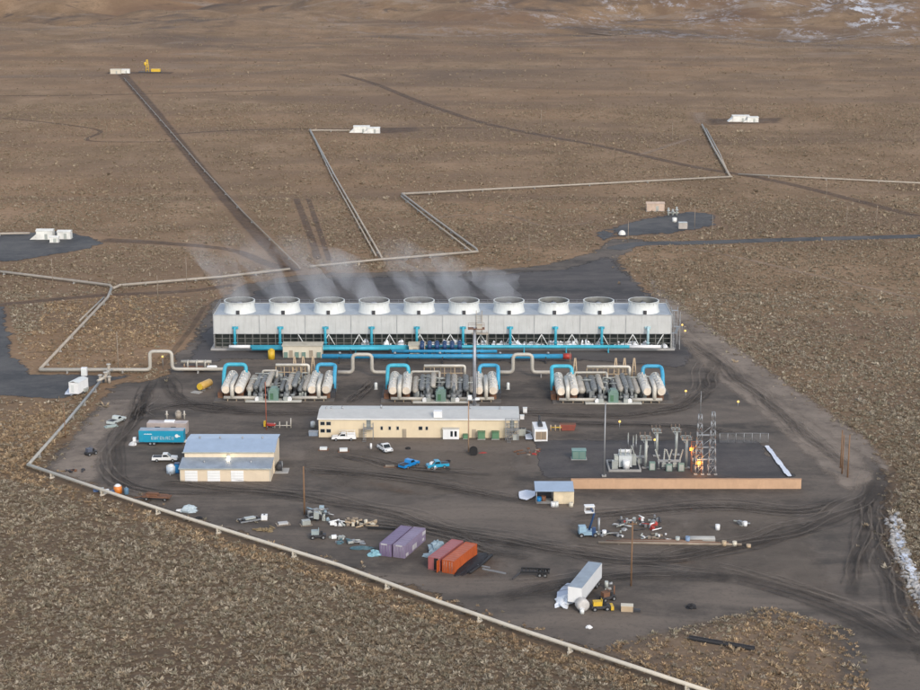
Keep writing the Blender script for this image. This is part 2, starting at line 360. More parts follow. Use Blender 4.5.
def ribbon(name, px, width, z, m, step=3.0, px_w=None):
    """a road or wheel track along a path; width in metres, or per point"""
    z = lift(z); pts = smooth_path(W(px), step); V = []; E = []; n = len(pts)
    ws = width if isinstance(width, (list, tuple)) else [width, width]
    for i, p in enumerate(pts):
        d = (pts[min(i+1, n-1)] - pts[max(i-1, 0)]).normalized(); s = Vector((-d.y, d.x, 0))
        wd = np.interp(i/(n-1), np.linspace(0, 1, len(ws)), ws)/2
        for k, e in ((-1, 0), (-.55, 1), (.55, 1), (1, 0)):
            V.append(p + s*wd*k + Vector((0, 0, z))); E.append(e if 0 < i < n-1 else 0)
    Fc = [(i*4+k, i*4+k+1, i*4+k+5, i*4+k+4) for i in range(n-1) for k in range(3)]
    me = bpy.data.meshes.new(name); me.from_pydata(V, [], Fc); me.materials.append(m)
    me.attributes.new('edge', 'FLOAT', 'POINT').data.foreach_set('value', E)
    o = bpy.data.objects.new(name, me); COL.objects.link(o); return tag(o, kind='structure')
def ruts(px, z, m, seed, pairs=3, spread=2.2):
    """crossing pairs of tyre ruts that wander along one route, as one sheet"""
    r = random.Random(seed); pts = smooth_path(W(px), 2.5); n = len(pts); V = []; E = []; Fc = []
    for k in range(pairs):
        off = r.uniform(-spread, spread); ph, am, wl = r.uniform(0, 6), r.uniform(.3, 1.2), r.uniform(18, 45)
        i0 = int(n*r.uniform(0, .25)); i1 = int(n*r.uniform(.75, 1))
        for sd in (-.95, .95):
            b0 = len(V)
            for i in range(i0, i1):
                d = (pts[min(i+1, n-1)] - pts[max(i-1, 0)]).normalized(); s = Vector((-d.y, d.x, 0))
                c_ = off+sd+am*math.sin(i*2.5/wl*6.28+ph)
                for w_, e in ((-.5, 0), (0, 1), (.5, 0)): V.append(pts[i]+s*(c_+w_)+Vector((0, 0, z+k*.004))); E.append(e if i0 < i < i1-1 else 0)
            Fc += [(b0+i*3+j, b0+i*3+j+1, b0+i*3+j+4, b0+i*3+j+3) for i in range(i1-i0-1) for j in (0, 1)]
    me = bpy.data.meshes.new('wheel_track'); me.from_pydata(V, [], Fc); me.materials.append(m)
    me.attributes.new('edge', 'FLOAT', 'POINT').data.foreach_set('value', E)
    o = bpy.data.objects.new('wheel_track', me); COL.objects.link(o); return tag(o, kind='structure')
def sheet(name, px, z, m, inset=3.0, step=2.0, world=None):
    """a patch of ground with a frayed rim: a fine grid cut to the outline, edge = distance from the rim"""
    z = lift(z); q = world or W(px); q = q + [q[0]]; A = np.array(q)
    (x0, y0), (x1, y1) = A.min(0), A.max(0); step = max(step, (x1-x0)/260)
    X, Y = np.meshgrid(np.arange(x0-step, x1+2*step, step), np.arange(y0-step, y1+2*step, step)); sh_ = X.shape
    ins = inpoly(X.ravel(), Y.ravel(), q[:-1]); d = seg_dist(X.ravel(), Y.ravel(), q); e = np.where(ins, np.clip(d/inset, 0, 1), 0)
    near = (ins | (d < step*1.5)).reshape(sh_); idx = np.arange(X.size).reshape(sh_)
    ok = near[:-1, :-1] & near[1:, :-1] & near[:-1, 1:] & near[1:, 1:]
    Fc = np.stack([idx[:-1, :-1], idx[:-1, 1:], idx[1:, 1:], idx[1:, :-1]], -1)[ok]
    used = np.unique(Fc); rm = np.zeros(X.size, int); rm[used] = np.arange(len(used))
    me = fast_mesh(name, np.stack([X.ravel(), Y.ravel(), np.full(X.size, z)], -1)[used], rm[Fc], m)
    me.attributes.new('edge', 'FLOAT', 'POINT').data.foreach_set('value', e[used].astype(np.float32))
    o = bpy.data.objects.new(name, me); COL.objects.link(o); return tag(o, kind='structure')

gravel = surf_mat('yard gravel', (0.110, 0.092, 0.077), (0.170, 0.139, 0.113), (0.061, 0.053, 0.046), scale=0.035, stretch=(.5, 1.7, 1), rot=0.2, rag=1.5)
asph   = surf_mat('wet dark gravel', (0.076, 0.069, 0.068), (0.116, 0.104, 0.097), (0.046, 0.044, 0.045), scale=0.03, stretch=(.4, 1.6, 1), rough=0.85)
wetb   = surf_mat('wet road', (0.074, 0.073, 0.074), (0.110, 0.105, 0.100), (0.048, 0.050, 0.053), rough=0.8, rag=1.6)
rdirt  = surf_mat('graded dirt', (0.179, 0.143, 0.116), (0.221, 0.182, 0.147), (0.126, 0.102, 0.086), scale=0.05, alpha=0.9)
trackm = surf_mat('wheel track', (0.061, 0.052, 0.046), (0.105, 0.090, 0.076), (0.042, 0.037, 0.034), alpha=0.42, soft=2.0)
rutm   = surf_mat('dark rut', (0.053, 0.046, 0.041), (0.079, 0.067, 0.059), (0.038, 0.034, 0.031), alpha=0.45, soft=1.5)
rutl   = surf_mat('dry rut', (0.194, 0.159, 0.129), (0.242, 0.199, 0.162), (0.147, 0.120, 0.098), alpha=0.5, soft=1.5)
trackl = surf_mat('dry track', (0.268, 0.219, 0.176), (0.326, 0.267, 0.216), (0.173, 0.141, 0.115), alpha=0.8, soft=1.3)
trackc = surf_mat('dusty gravel', (0.173, 0.143, 0.117), (0.221, 0.182, 0.147), (0.116, 0.096, 0.079), alpha=0.55, soft=1.3)
rusty  = surf_mat('rusty stain', (0.152, 0.090, 0.056), (0.189, 0.117, 0.073), (0.095, 0.061, 0.045), alpha=0.6, soft=1.5, scale=.15)
pathm  = surf_mat('old track', (0.142, 0.094, 0.067), (0.173, 0.128, 0.098), (0.089, 0.066, 0.053), alpha=0.62, soft=1.5, rag=.9)
pale   = surf_mat('pale dirt track', (0.326, 0.235, 0.162), (0.367, 0.270, 0.196), (0.231, 0.168, 0.118), alpha=0.6, soft=1.2)
scrubm = surf_mat('brown scrub soil', (0.210, 0.145, 0.096), (0.273, 0.194, 0.127), (0.126, 0.092, 0.065), scale=0.08, alpha=0.8, soft=1.2)
snowm  = surf_mat('snow', (0.62, 0.66, 0.74), (0.74, 0.77, 0.82), (0.5, 0.55, 0.65), fleck=0.25, soft=0.2, bumpd=0.3)

PIPE_FRONT = [(28, 470), (129, 504.5), (188, 524), (250, 543.5), (340, 571.5), (437, 607.5), (524, 637.5), (618, 668.5), (760, 716)]
YARD = [(31, 470), (66, 432), (105, 384), (150, 378), (165, 362), (190, 328), (204, 303), (235, 285), (285, 275), (330, 272), (400, 270), (480, 270), (540, 264), (585, 252), (607, 238),
        (648, 238), (644, 247), (624, 260), (636, 275), (665, 300), (700, 325), (745, 353), (790, 385), (832, 414), (868, 438), (893, 462), (902, 485), (895, 515), (900, 550), (914, 585), (940, 625),
        (975, 665), (1000, 740), (780, 720)] + [(x, y-1) for x, y in reversed(PIPE_FRONT[1:-1])]
sheet('yard', YARD, 0.03, gravel, inset=7)
LEFT_WET = [(-60, 300), (8, 306), (14, 330), (20, 356), (38, 372), (150, 375), (106, 384), (64, 402), (0, 398), (-60, 398)]
sheet('wet_road', LEFT_WET, 0.04, wetb, inset=5)
sheet('tower_apron', [(192, 335), (222, 306), (262, 284), (330, 276), (480, 274), (560, 268), (612, 252), (640, 280), (690, 318), (708, 350), (690, 372), (600, 364), (400, 362), (226, 362), (170, 374)], 0.05, asph, inset=8)
SUBST = [(532, 441), (754, 441), (797, 479), (572, 479), (545, 479), (540, 460)]
sheet('substation_pad', SUBST, 0.06, asph, inset=0.7)
sheet('yard_scrub', [(560, 652), (600, 640), (680, 618), (740, 606), (800, 612), (850, 628), (868, 660), (870, 720), (760, 716), (680, 690), (618, 668)], 0.06, scrubm, inset=7)
sheet('dry_gravel', [(640, 280), (700, 330), (790, 390), (865, 445), (885, 480), (850, 500), (815, 470), (760, 420), (700, 370), (655, 320)], 0.045, trackl, inset=3)
sheet('bare_soil', [(-20, 664), (30, 656), (80, 660), (98, 670), (80, 680), (30, 688), (-20, 690)], 0.05, scrubm, inset=2.5)
sheet('dry_gravel', [(640, 262), (668, 290), (740, 345), (800, 388), (876, 440), (905, 480), (890, 478), (830, 440), (770, 398), (700, 345), (650, 300)], 0.05, trackl, inset=2.5)
sheet('dry_gravel', [(560, 520), (640, 510), (690, 520), (700, 550), (620, 560), (560, 545)], 0.045, trackc, inset=3)
sheet('dry_gravel', [(300, 445), (420, 448), (520, 450), (530, 490), (430, 500), (330, 490), (290, 470)], 0.045, trackc, inset=4)
sheet('dry_gravel', [(700, 500), (800, 505), (830, 560), (860, 615), (760, 590), (640, 560)], 0.045, trackc, inset=4)
sheet('dry_gravel', [(40, 472), (95, 400), (160, 395), (110, 440), (105, 480), (150, 500), (110, 496)], 0.045, trackl, inset=3)
ROADS = [([(610, 250), (640, 244), (690, 243), (780, 240), (860, 238), (1000, 234)], 9, wetb), ([(122, 74), (150, 106), (195, 162), (240, 216), (292, 272)], [11, 10, 8, 7], pathm),
         ([(-40, 308), (20, 303), (95, 296), (190, 291), (240, 284)], 6, pathm), ([(98, 240), (160, 243), (230, 250), (268, 264), (300, 272)], [12, 6, 8], pathm),
         ([(104, 73), (140, 73), (175, 73)], 26, pathm)]
for p, wd, m_ in ROADS: ribbon('road', p, wd, 0.06, m_)
PATHS = [([(340, 74), (375, 84), (420, 102), (480, 122), (540, 135), (600, 146), (690, 166), (780, 182), (920, 217)], 8, pathm), ([(-20, 96), (100, 95), (280, 90)], 6, pathm),
         ([(160, 135), (250, 130), (420, 128), (500, 128)], 5, pathm), ([(0, 118), (60, 124), (100, 131), (90, 141), (180, 142)], 4, pathm), ([(-10, 77), (60, 76), (110, 75)], 9, pale),
         ([(690, 248), (740, 258), (800, 272), (920, 300)], 3, pale), ([(640, 155), (690, 139)], 5, pale), ([(430, 218), (500, 214), (545, 226), (600, 222)], 3, pale), ([(296, 198), (312, 240), (318, 260)], 4, pathm),
         ([(308, 198), (330, 262)], 3, pathm), ([(180, 80), (300, 70), (420, 70)], 6, pale), ([(560, 30), (660, 40), (740, 58)], 8, pale), ([(20, 353), (80, 351), (146, 350)], 1.6, trackm), ([(160, 368), (190, 330), (206, 304)], 2.5, trackm)]
for p, wd, m_ in PATHS: ribbon('path', p, wd, 0.05, m_)
PADS = [([(-30, 236), (20, 232), (60, 230), (100, 236), (112, 244), (70, 254), (20, 262), (-30, 264)], wetb), ([(600, 230), (640, 218), (690, 210), (718, 214), (722, 226), (680, 234), (620, 238)], wetb),
        ([(350, 129), (420, 126), (430, 131), (400, 134), (350, 135)], pathm), ([(700, 118), (790, 117), (788, 124), (702, 126)], pathm), ([(685, 112), (712, 112), (716, 124), (688, 124)], pale), ([(590, 232), (612, 228), (624, 236), (598, 244)], wetb)]
for p, m_ in PADS: sheet('well_pad', p, 0.045, m_, inset=7)
TRACKS = [([(890, 468), (862, 504), (810, 528), (740, 546), (640, 562), (560, 550), (470, 536), (380, 512), (300, 498), (200, 486), (150, 484)], 5),
          ([(560, 520), (640, 512), (720, 508), (800, 512), (850, 498)], 4), ([(690, 572), (780, 590), (860, 624), (930, 662)], 6), ([(886, 482), (882, 540), (900, 600), (930, 670)], 4), ([(872, 482), (862, 540), (850, 600)], 3),
          ([(152, 380), (146, 400), (128, 432), (115, 455), (122, 480), (160, 492), (250, 494)], 3.5), ([(166, 376), (176, 398), (214, 411), (300, 414), (420, 412), (520, 414), (640, 416), (700, 398), (716, 360)], 5),
          ([(150, 385), (138, 420), (165, 412)], 2.5), ([(300, 470), (400, 478), (470, 492), (560, 510)], 4), ([(330, 455), (420, 470), (500, 476)], 2.5), ([(140, 415), (190, 405), (260, 414)], 3), ([(540, 420), (600, 424), (700, 428), (760, 440)], 3),
          ([(490, 600), (560, 585), (640, 575), (740, 580)], 5), ([(348, 405), (362, 390), (374, 378)], 2), ([(690, 340), (740, 380), (800, 430), (850, 470)], 3.5), ([(320, 520), (420, 530), (480, 550), (540, 560)], 4)]
for k, (p, wd) in enumerate(TRACKS):
    ribbon('wheel_track', p, wd*1.2, 0.08 + k*.006, trackm)
    ruts(p, .24+k*.013, rutm, k, 3, wd*.55); ruts(p, .45+k*.013, rutl, 50+k, 2, wd*.8)

for p, i_ in (([(400, 545), (470, 540), (530, 560), (520, 590), (450, 585), (400, 570)], 10), ([(508, 440), (535, 445), (545, 470), (530, 480), (515, 462)], 5), ([(820, 540), (834, 545), (832, 575), (824, 585), (818, 565)], 3), ([(780, 575), (790, 577), (790, 587), (780, 585)], 2), ([(330, 470), (400, 480), (470, 500), (380, 500)], 8), ([(640, 555), (740, 550), (760, 562), (680, 575)], 8), ([(830, 462), (855, 462), (862, 485), (835, 482)], 4)): sheet('dirt_stain', p, 0.055, rusty, inset=i_)
# patches of old snow
def snow_patch(px, z=0.25, inset=0.6, label=None): return sheet('snow', px, z, snowm, inset=inset, step=0.4)
snow_patch([(764, 447), (769, 447), (793, 478), (787, 478)], inset=0.35)
snow_patch([(518, 493), (526, 491), (537, 493), (536, 497), (527, 502), (519, 500)], inset=.4)
snow_patch([(556, 594), (566, 584), (574, 585), (572, 606), (562, 607), (555, 604)], inset=.6)
snow_patch([(64, 396), (70, 385), (76, 384), (76, 396)], inset=.5); snow_patch([(525, 436), (531, 434), (533, 441), (525, 441)], inset=.3)
snow_patch([(886, 516), (900, 514), (906, 540), (915, 562), (930, 595), (922, 600), (905, 580), (893, 550)], inset=3.2)

# ------------------------------------------------------------------ sagebrush
sb, t, b, o_ = nodes('sagebrush leaves'); at_ = N(t, 'ShaderNodeAttribute', attribute_name='tone')
ri = N(t, 'ShaderNodeNewGeometry').outputs['Random Per Island']
c = mixc(t, ramp(t, ri, [(0.0, (.45, .45, .45)), (0.5, (.75, .75, .75)), (1.0, (1, 1, 1))]), (0.11, 0.088, 0.068), at_.outputs['Color'])
t.links.new(c, b.inputs['Base Color']); b.inputs['Roughness'].default_value = 0.9; b.inputs['Specular IOR Level'].default_value = 0.1
WY = W(YARD); WLW = W(LEFT_WET); WP = [W(p) for p, _ in PADS]
GOLD = [W([(45, 298), (100, 297), (190, 296), (170, 360), (140, 372), (30, 372), (20, 345), (40, 330)]), W([(560, 652), (640, 640), (720, 640), (770, 605), (860, 632), (870, 720), (700, 700)]), W([(-40, 400), (60, 405), (70, 430), (30, 470), (60, 492), (-40, 470)])]
SCRUB = W([(600, 645), (690, 625), (770, 607), (850, 630), (866, 660), (870, 720), (740, 712)])
WFRONT = W(PIPE_FRONT)
def brush(y0, y1, dens, size, quads, seed):
    r = np.random.default_rng(seed); half = y1*.27 + 40
    n = int((y1-y0)*2*half*dens); X = r.uniform(-half, half, n); Y = r.uniform(y0, y1, n)
    clump = np.sin(X*.11+np.sin(Y*.07)*2)*np.sin(Y*.09+np.sin(X*.05)*2); cl2 = np.sin(X*.031+np.sin(Y*.023+1)*2.2)*np.sin(Y*.027+np.sin(X*.019)*1.8); k = r.random(n) < .62+.35*clump+.28*cl2; k &= r.random(n) < np.clip((2400-Y)/900, 0, 1)
    k &= np.abs(X) < Y*.275+25
    sc = inpoly(X, Y, SCRUB); iny = inpoly(X, Y, WY); rimd = seg_dist(X, Y, WY+[WY[0]]); k &= ~(iny & ~(sc & (r.random(n) < .75)) & (r.random(n) > .5*np.exp(-rimd/1.6))); k &= ~inpoly(X, Y, WLW)
    for p in WP: k &= ~inpoly(X, Y, p)
    for p, wd, _ in ROADS: k &= seg_dist(X, Y, W(p)) > np.max(wd)*.5
    for p, wd, _ in PATHS: k &= (seg_dist(X, Y, W(p)) > wd*.55) | (r.random(n) < .12)
    k &= seg_dist(X, Y, WFRONT) > .9
    X, Y = X[k], Y[k]; n = len(X); Z = hill(X, Y)
    gold = np.zeros(n, bool)
    for p in GOLD: gold |= inpoly(X, Y, p)
    nearp = (seg_dist(X, Y, WFRONT) < 6) & (r.random(n) < .6); gold = (gold & (r.random(n) < .75)) | nearp
    pal = np.array([(0.285, 0.245, 0.185), (0.23, 0.205, 0.148), (0.34, 0.298, 0.232), (0.195, 0.158, 0.112), (0.26, 0.205, 0.14)])
    col = pal[r.integers(0, 5, n)]; col[gold] = np.array([(0.33, 0.24, 0.145), (0.275, 0.19, 0.115), (0.37, 0.28, 0.18)])[r.integers(0, 3, gold.sum())]
    col = col*r.uniform(.85, 1.7, n)[:, None]
    if y0 > 500:
        kk = .55 if y0 < 700 else .8; col = col*(1-kk) + np.array([.285, .22, .15])*kk
    S = size*r.lognormal(0, .38, n)
    q = quads; a = r.uniform(0, 2*PI, (n, q)); el = np.arcsin(r.uniform(.12, 1, (n, q)))
    L = S[:, None]*r.uniform(.55, 1.1, (n, q)); d = np.stack([np.cos(a)*np.cos(el), np.sin(a)*np.cos(el), np.sin(el)*.95], -1)
    base = np.stack([X[:, None]+S[:, None]*r.normal(0, .16, (n, q)), Y[:, None]+S[:, None]*r.normal(0, .16, (n, q)), np.repeat(Z[:, None]+.02, q, 1)], -1)
    u = np.cross(d, r.normal(0, 1, (n, q, 3))); u /= np.linalg.norm(u, axis=-1, keepdims=True)
    wd = (L*r.uniform(.06, .15, (n, q))*(2.2 if q < 9 else 1.35 if q < 14 else 1))[..., None]
    mid = base + d*(L*.6)[..., None]; tip = base + d*L[..., None]
    V = np.stack([base, mid-u*wd, tip, mid+u*wd], 2).reshape(-1, 3)
    return V, np.repeat(col, q*4, axis=0)
parts = [brush(240, 420, 3.2, .46, 22, 1), brush(420, 560, 1.9, .48, 12, 2), brush(560, 760, 1.0, .52, 8, 3), brush(760, 1150, .34, .62, 6, 4), brush(1150, 2400, .03, .8, 6, 5)]
V = np.concatenate([p[0] for p in parts]); TC = np.concatenate([p[1] for p in parts])
me = fast_mesh('sagebrush', V, np.arange(len(V)).reshape(-1, 4), sb)
me.attributes.new('tone', 'FLOAT_COLOR', 'POINT').data.foreach_set('color', np.concatenate([TC, np.ones((len(TC), 1))], 1).astype(np.float32).ravel())
o = bpy.data.objects.new('sagebrush', me); COL.objects.link(o); tag(o, 'low grey and straw coloured sagebrush covering the desert floor', 'sagebrush', kind='stuff')
print('brush quads', len(V)//4)

# ================================================================== COOLING TOWER
Y0 = at(443, 350).y; TX0 = at(214, 350).x; TX1 = at(672, 351).x; TW = TX1-TX0
TH, TL, TD = 10.0, 4.8, 16.0            # deck height, louvre height, depth
tw = T('cooling_tower', 'long pale grey cooling tower with ten white fan stacks along its roof', 'cooling tower', ((TX0+TX1)/2, Y0, 0))
hw = TW/2
B(0, TD/2, 0, TW+1.6, TD+1.6, .55).build('basin', conc, tw)
m = MB()
n = 60
for i in range(n): m.prism([(-hw+i*TW/n, TL), (-hw+(i+1)*TW/n-.02, TL), (-hw+(i+1)*TW/n-.02, TH+.25), (-hw+i*TW/n, TH+.25)], 0 if i % 2 else -.05, .25)
m.build('front_cladding', clad, tw)
m = MB()
for i in range(11): m.box(-hw+i*(TW-.3)/10+.15, -.09, TL, .22, .08, TH-TL+.2)
m.box(0, -.1, TL-.12, TW, .1, .22); m.box(0, -.1, TH+.1, TW, .1, .16)
m.build('cell_trim', mat('grey trim', (0.36, 0.37, 0.37), .5), tw)['kind'] = 'stuff'
m = MB(); m.box(0, TD-.15, TL, TW, .25, TH-TL+.25); m.build('rear_cladding', clad, tw)
for s in (-1, 1): B(s*(hw-.12), TD/2, 0.55, .22, TD-.6, TH-.35).build('end_wall', clad, tw)
B(0, TD/2, TH-.1, TW-.5, TD-.45, .2).build('roof_deck', deckm, tw)
m = MB(); m.box(0, 2.6, .55, TW-.6, .3, TL-.5); m.box(0, TD-2.4, .55, TW-.6, .3, TL-.5)
m.build('fill_pack', fill, tw)
m = MB(); k = 61
for i in range(k):
    x = -hw+.3+i*(TW-.6)/(k-1); m.box(x, .15, .55, .22, .25, TL-.55); m.box(x, TD-.2, .55, .22, .2, TL-.55)
for z in (1.9, 3.3): m.box(0, .2, z, TW-.4, .14, .16)
m.build('louvre_post', frp if False else mat('grey timber frame', (0.15, 0.15, 0.14), 0.7), tw)['kind'] = 'stuff'
m = MB()
for i in range(12, 60, 2):
    x = -hw+.3+i*(TW-.6)/60; d = TW/60*(1 if (i//2) % 2 else -1)
    m.cyl((x, .05, .7), (x+d, .05, TL-.2), .13, 6)
m.build('brace', frp, tw)['kind'] = 'stuff'
m = MB(); r = random.Random(3)
for i in range(90):
    x = r.choice([r.uniform(-.18, .28), r.uniform(.1, .46), r.uniform(-.05, .5)])*TW; s = r.uniform(.5, 1.6)
    m.lump(x, .55+r.uniform(-.2, .5), s, .55, r.uniform(.6, 2.3), 9, 4, seed=i, jag=.5)
for v_i in range(len(m.v)): m.v[v_i] = (m.v[v_i][0], m.v[v_i][1], m.v[v_i][2]+.55)
m.build('ice', ice, tw)['kind'] = 'stuff'
# railing on the roof edge and end stair
m = MB()
for yy in (TD-.3,):
    for z in (.6, 1.15): m.tube([(-hw, yy, TH+.1+z), (hw, yy, TH+.1+z)], .04, 6)
    for i in range(46): m.box(-hw+.1+i*(TW-.2)/45, yy, TH+.1, .07, .07, 1.15)
for sx in (-1, 1):
    for z in (.6, 1.15): m.tube([(sx*hw, 0, TH+.1+z), (sx*hw, TD-.3, TH+.1+z)], .04, 6)
    for i in range(6): m.box(sx*hw, i*(TD-.3)/5, TH+.1, .07, .07, 1.15)
m.build('railing', steel, tw)
st = MB()
for x in (hw+.5, hw+2.3):
    for y in (.6, 7): st.box(x, y, 0, .14, .14, TH+1)
for z0, z1, ya, yb in ((0, 3.3, .8, 6.6), (3.3, 6.6, 6.6, .8), (6.6, 10, .8, 6.6)):
    for i in range(14): st.box(hw+(.95 if z0 != 3.3 else 1.85), ya+(yb-ya)*i/13, z0+(z1-z0)*i/13, .85, .42, .06)
    st.box(hw+1.4, yb, z1, 1.9, 1.2, .08); st.tube([(hw+2.3, ya, z0+1), (hw+2.3, yb, z1+1)], .05, 6); st.tube([(hw+.5, ya, z0+1), (hw+.5, yb, z1+1)], .05, 6)
st.build('stair_tower', steel, tw)
# fan stacks
prof = [(4.62, 0), (4.5, .4), (4.3, 1.1), (4.2, 1.9), (4.2, 2.6), (4.28, 3.2), (4.34, 3.2), (4.12, 3.18)]
fan_me = hub_me = blade_me = hatch_me = None
stack_x = [(at(239.5+i*44.9, 312, TH).x) - (TX0+TX1)/2 for i in range(10)]
mf = MB().lathe(prof, 40); mf.lathe([(4.34, 3.08), (4.42, 3.1), (4.42, 3.22), (4.3, 3.22)], 40); 
for a in range(20): mf.box(4.36*math.cos(a*PI/10), 4.32*math.sin(a*PI/10), 2.3, .1, .1, .75, a*PI/10)
first = None
for i, x in enumerate(stack_x):
    if first is None:
        first = mf.build('fan_stack', frp, tw, (x, 5.6, TH+.1))
        MB().lathe([(4.12, 3.17), (4.0, 2.6), (3.95, 2.0), (3.98, 1.2), (4.2, .2)], 40).build('inner_wall', mat('dark grey inner wall', (0.17, 0.17, 0.155), .6, var=.35), first)  # inside of the stack, darker than its white shell
        hub = C((0, 0, 1.9), (0, 0, 2.5), .75, 14).build('fan_hub', steel, first)
        bl = MB()
        for k in range(8):
            a = k*PI/4; bl.prism([(-.22, 0), (.22, .16), (.2, .2), (-.22, .06)], .6, 3.75)
            n0 = len(bl.v)-8; Rz = Matrix.Rotation(a, 3, 'Z')
            for j in range(n0, n0+8): bl.v[j] = tuple(Rz @ Vector(bl.v[j]) + Vector((0, 0, 2.15)))
        bl.build('fan_blade', mat('grey fan blade', (0.14, 0.14, 0.14)), first)['kind'] = 'stuff'
        B(0, -4.62, .05, .95, .5, 1.05).build('motor_hatch', dsteel, first)
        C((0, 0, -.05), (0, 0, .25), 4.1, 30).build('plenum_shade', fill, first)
    else:
        c_ = dup(first, tw); c_.location = (x, 5.6, TH+.1)
# cyan riser pipes on the front face
riser_px = [236, 281, 326, 372, 417, 463, 510, 555, 601, 647]; fr = None
for i, px in enumerate(riser_px):
    x = at(px, 350).x-(TX0+TX1)/2
    if fr is None:
        m = MB().tube([(0, -1.6, 1.5), (0, -1.6, 6.6), (0, .1, 6.6)], .38, 12, .8); m.box(0, -.25, 6.2, 1.7, .3, .7); m.cyl((0, -1.6, 2.4), (0, -1.6, 2.6), .6, 12)
        fr = m.build('riser_pipe', cyan, tw, (x, 0, 0))
    else:
        c_ = fr.copy(); COL.objects.link(c_); c_.parent = tw; c_.location = (x, 0, 0)
        if i in (9,): c_.data = fr.data.copy(); c_.data.materials[0] = mat('pale cyan paint', (0.40, 0.58, 0.62), 0.4)
m = MB()
for dx in (-.8, .8): m.tube([(dx, -.4, 5.2), (dx, -.4, TH+1.6)], .09, 6)
for k in range(12): m.box(0, -.4, 5.3+k*.5, 1.6, .06, .06)
m.box(.3, -1.0, 4.9, 4.6, 1.4, .25); m.box(-1.2, -1.6, 0, .2, .2, 4.9); m.box(2.2, -1.6, 0, .2, .2, 4.9); m.tube([(2.2, -1.5, 0), (2.2, -1.5, 5.8)], .14, 6)
m.build('access_ladder', pipe_f, tw, (at(479, 350).x-(TX0+TX1)/2, 0, 0))

hx = lambda px, row=349: at(px, row).x
def pipeline(name, label, cat, path, r, m_, sup=None, sup_m=None, z=1.0, group=None, fil=0, n=10):
    """a run of pipe along world points (x, y, z) on evenly spaced supports"""
    t0 = T(name, label, cat, (path[0][0], path[0][1], 0), 0, group); o0 = Vector((path[0][0], path[0][1], 0))
    P = [Vector(p)-o0 for p in path]; MB().tube(P, r, n, fil).build('pipe', m_, t0)
    if sup:
        c0 = None
        for a, b_ in zip(P, P[1:]):
            if abs(a.z-b_.z) > 1.0 or (a-b_).length < sup*.6: continue
            k = max(1, int((b_-a).length/sup)); ang = math.atan2(b_.y-a.y, b_.x-a.x)
            for i in range(k):
                q = a+(b_-a)*((i+.5)/k)
                if q.z > 3.2: continue
                if c0 is None:
                    mm = B(0, 0, 0, .35, r*3.4, .3); mm.box(0, -r*.95, 0, .25, .2, q.z); mm.box(0, r*.95, 0, .25, .2, q.z); mm.box(0, 0, q.z-r-.22, .3, r*2.6, .2)
                    c0 = mm.build('support', sup_m or m_, t0, (q.x, q.y, 0), ang)
                else:
                    cc = c0.copy(); COL.objects.link(cc); cc.parent = t0; cc.location = (q.x, q.y, 0); cc.rotation_euler = (0, 0, ang)
    return t0
yh = Y0-2.6
hd = pipeline('header_pipe', 'long cyan water header pipe running along the foot of the cooling tower', 'pipe', [(hx(252), yh, 1.6), (hx(628), yh, 1.6)], .5, cyan, 11, cyan)
for a, b_ in ((231, 252), (628, 659)):
    MB().tube([(hx(a)-hx(252), 0, 1.6), (hx(b_)-hx(252), 0, 1.6)], .5, 10).build('end_section', white, hd)
def main_pipe(px0, px1, row, z, r, m_, label):
    y = at(400, row).y; t_ = pipeline('cooling_water_main', label, 'pipe', [(hx(px0, row), y, z), (hx(px1, row), y, z)], r, m_, 9, dsteel, group='blue cooling water mains'); return t_, y
mp1, y1 = main_pipe(322, 563, 363, 1.9, .66, blue, 'longest blue water main between the tower and the three power units')
C((hx(563, 363)-hx(322, 363), 0, 1.9), (hx(571, 363)-hx(322, 363), 0, 1.9), .8, 14).build('end_cap', redp, mp1)
for px in (340, 395, 440, 500, 548): C((hx(px, 363)-hx(322, 363), 0, 2.6), (hx(px, 363)-hx(322, 363), 0, 3.1), .35, 10).build('vent_valve', steel, mp1)
main_pipe(392, 497, 359, 2.2, .48, blue, 'short blue water main beside the navy pump bank')
main_pipe(252, 410, 354, 1.6, .55, cyan, 'cyan water main passing the large cream electrical building')

# navy pump bank
pb = T('pump_bank', 'cluster of navy blue vertical pumps in two rows by the tower', 'pumps', (hx(441), at(441, 357).y, 0))
B(0, 1.6, 0, 12.5, 6, .4).build('base', conc, pb); pu = None
for i in range(6):
    for j in range(2):
        loc = (-5.2+i*2.1, .4+j*2.6, .4)
        if pu is None:
            m = C((0, 0, 0), (0, 0, 1.6), .5, 12); m.cyl((0, 0, 1.6), (0, 0, 1.75), .75, 12); m.cyl((0, 0, 1.75), (0, 0, 3.3), .62, 12); m.cyl((0, 0, 3.3), (0, 0, 3.55), .4, 12)
            pu = m.build('pump', navy, pb, loc); C((0, -.2, .7), (0, -1.0, .7), .36, 10).build('outlet', blue, pu)
        else: c_ = dup(pu, pb); c_.location = loc
def plain_building(name, label, px0, px1, row, depth, h, wm, rm, cat='building', gable=.35, parts=()):
    a, b_ = at(px0, row), at(px1, row); w_ = b_.x-a.x
    t_ = T(name, label, cat, ((a.x+b_.x)/2, a.y, 0))
    B(0, depth/2, 0, w_, depth, h).build('wall', wm, t_)
    m = MB().prism([(-.3, h), (depth/2, h+gable), (depth+.3, h), (depth+.3, h+.16), (depth/2, h+gable+.16), (-.3, h+.16)], -w_/2-.25, w_/2+.25, 'x'); m.build('roof', rm, t_)
    return t_, w_
eb, w_ = plain_building('electrical_building', 'large cream electrical building behind the left power unit', 283, 322, 358, 4.5, 3.4, cream, mat('cream roof', (0.52, 0.48, 0.38), 0.5), gable=.15)
for x in (-3.2, 2.4): B(x, -.04, 0.1, 1, .1, 2.1).build('door', mat('tan door', (0.36, 0.30, 0.22)), eb)
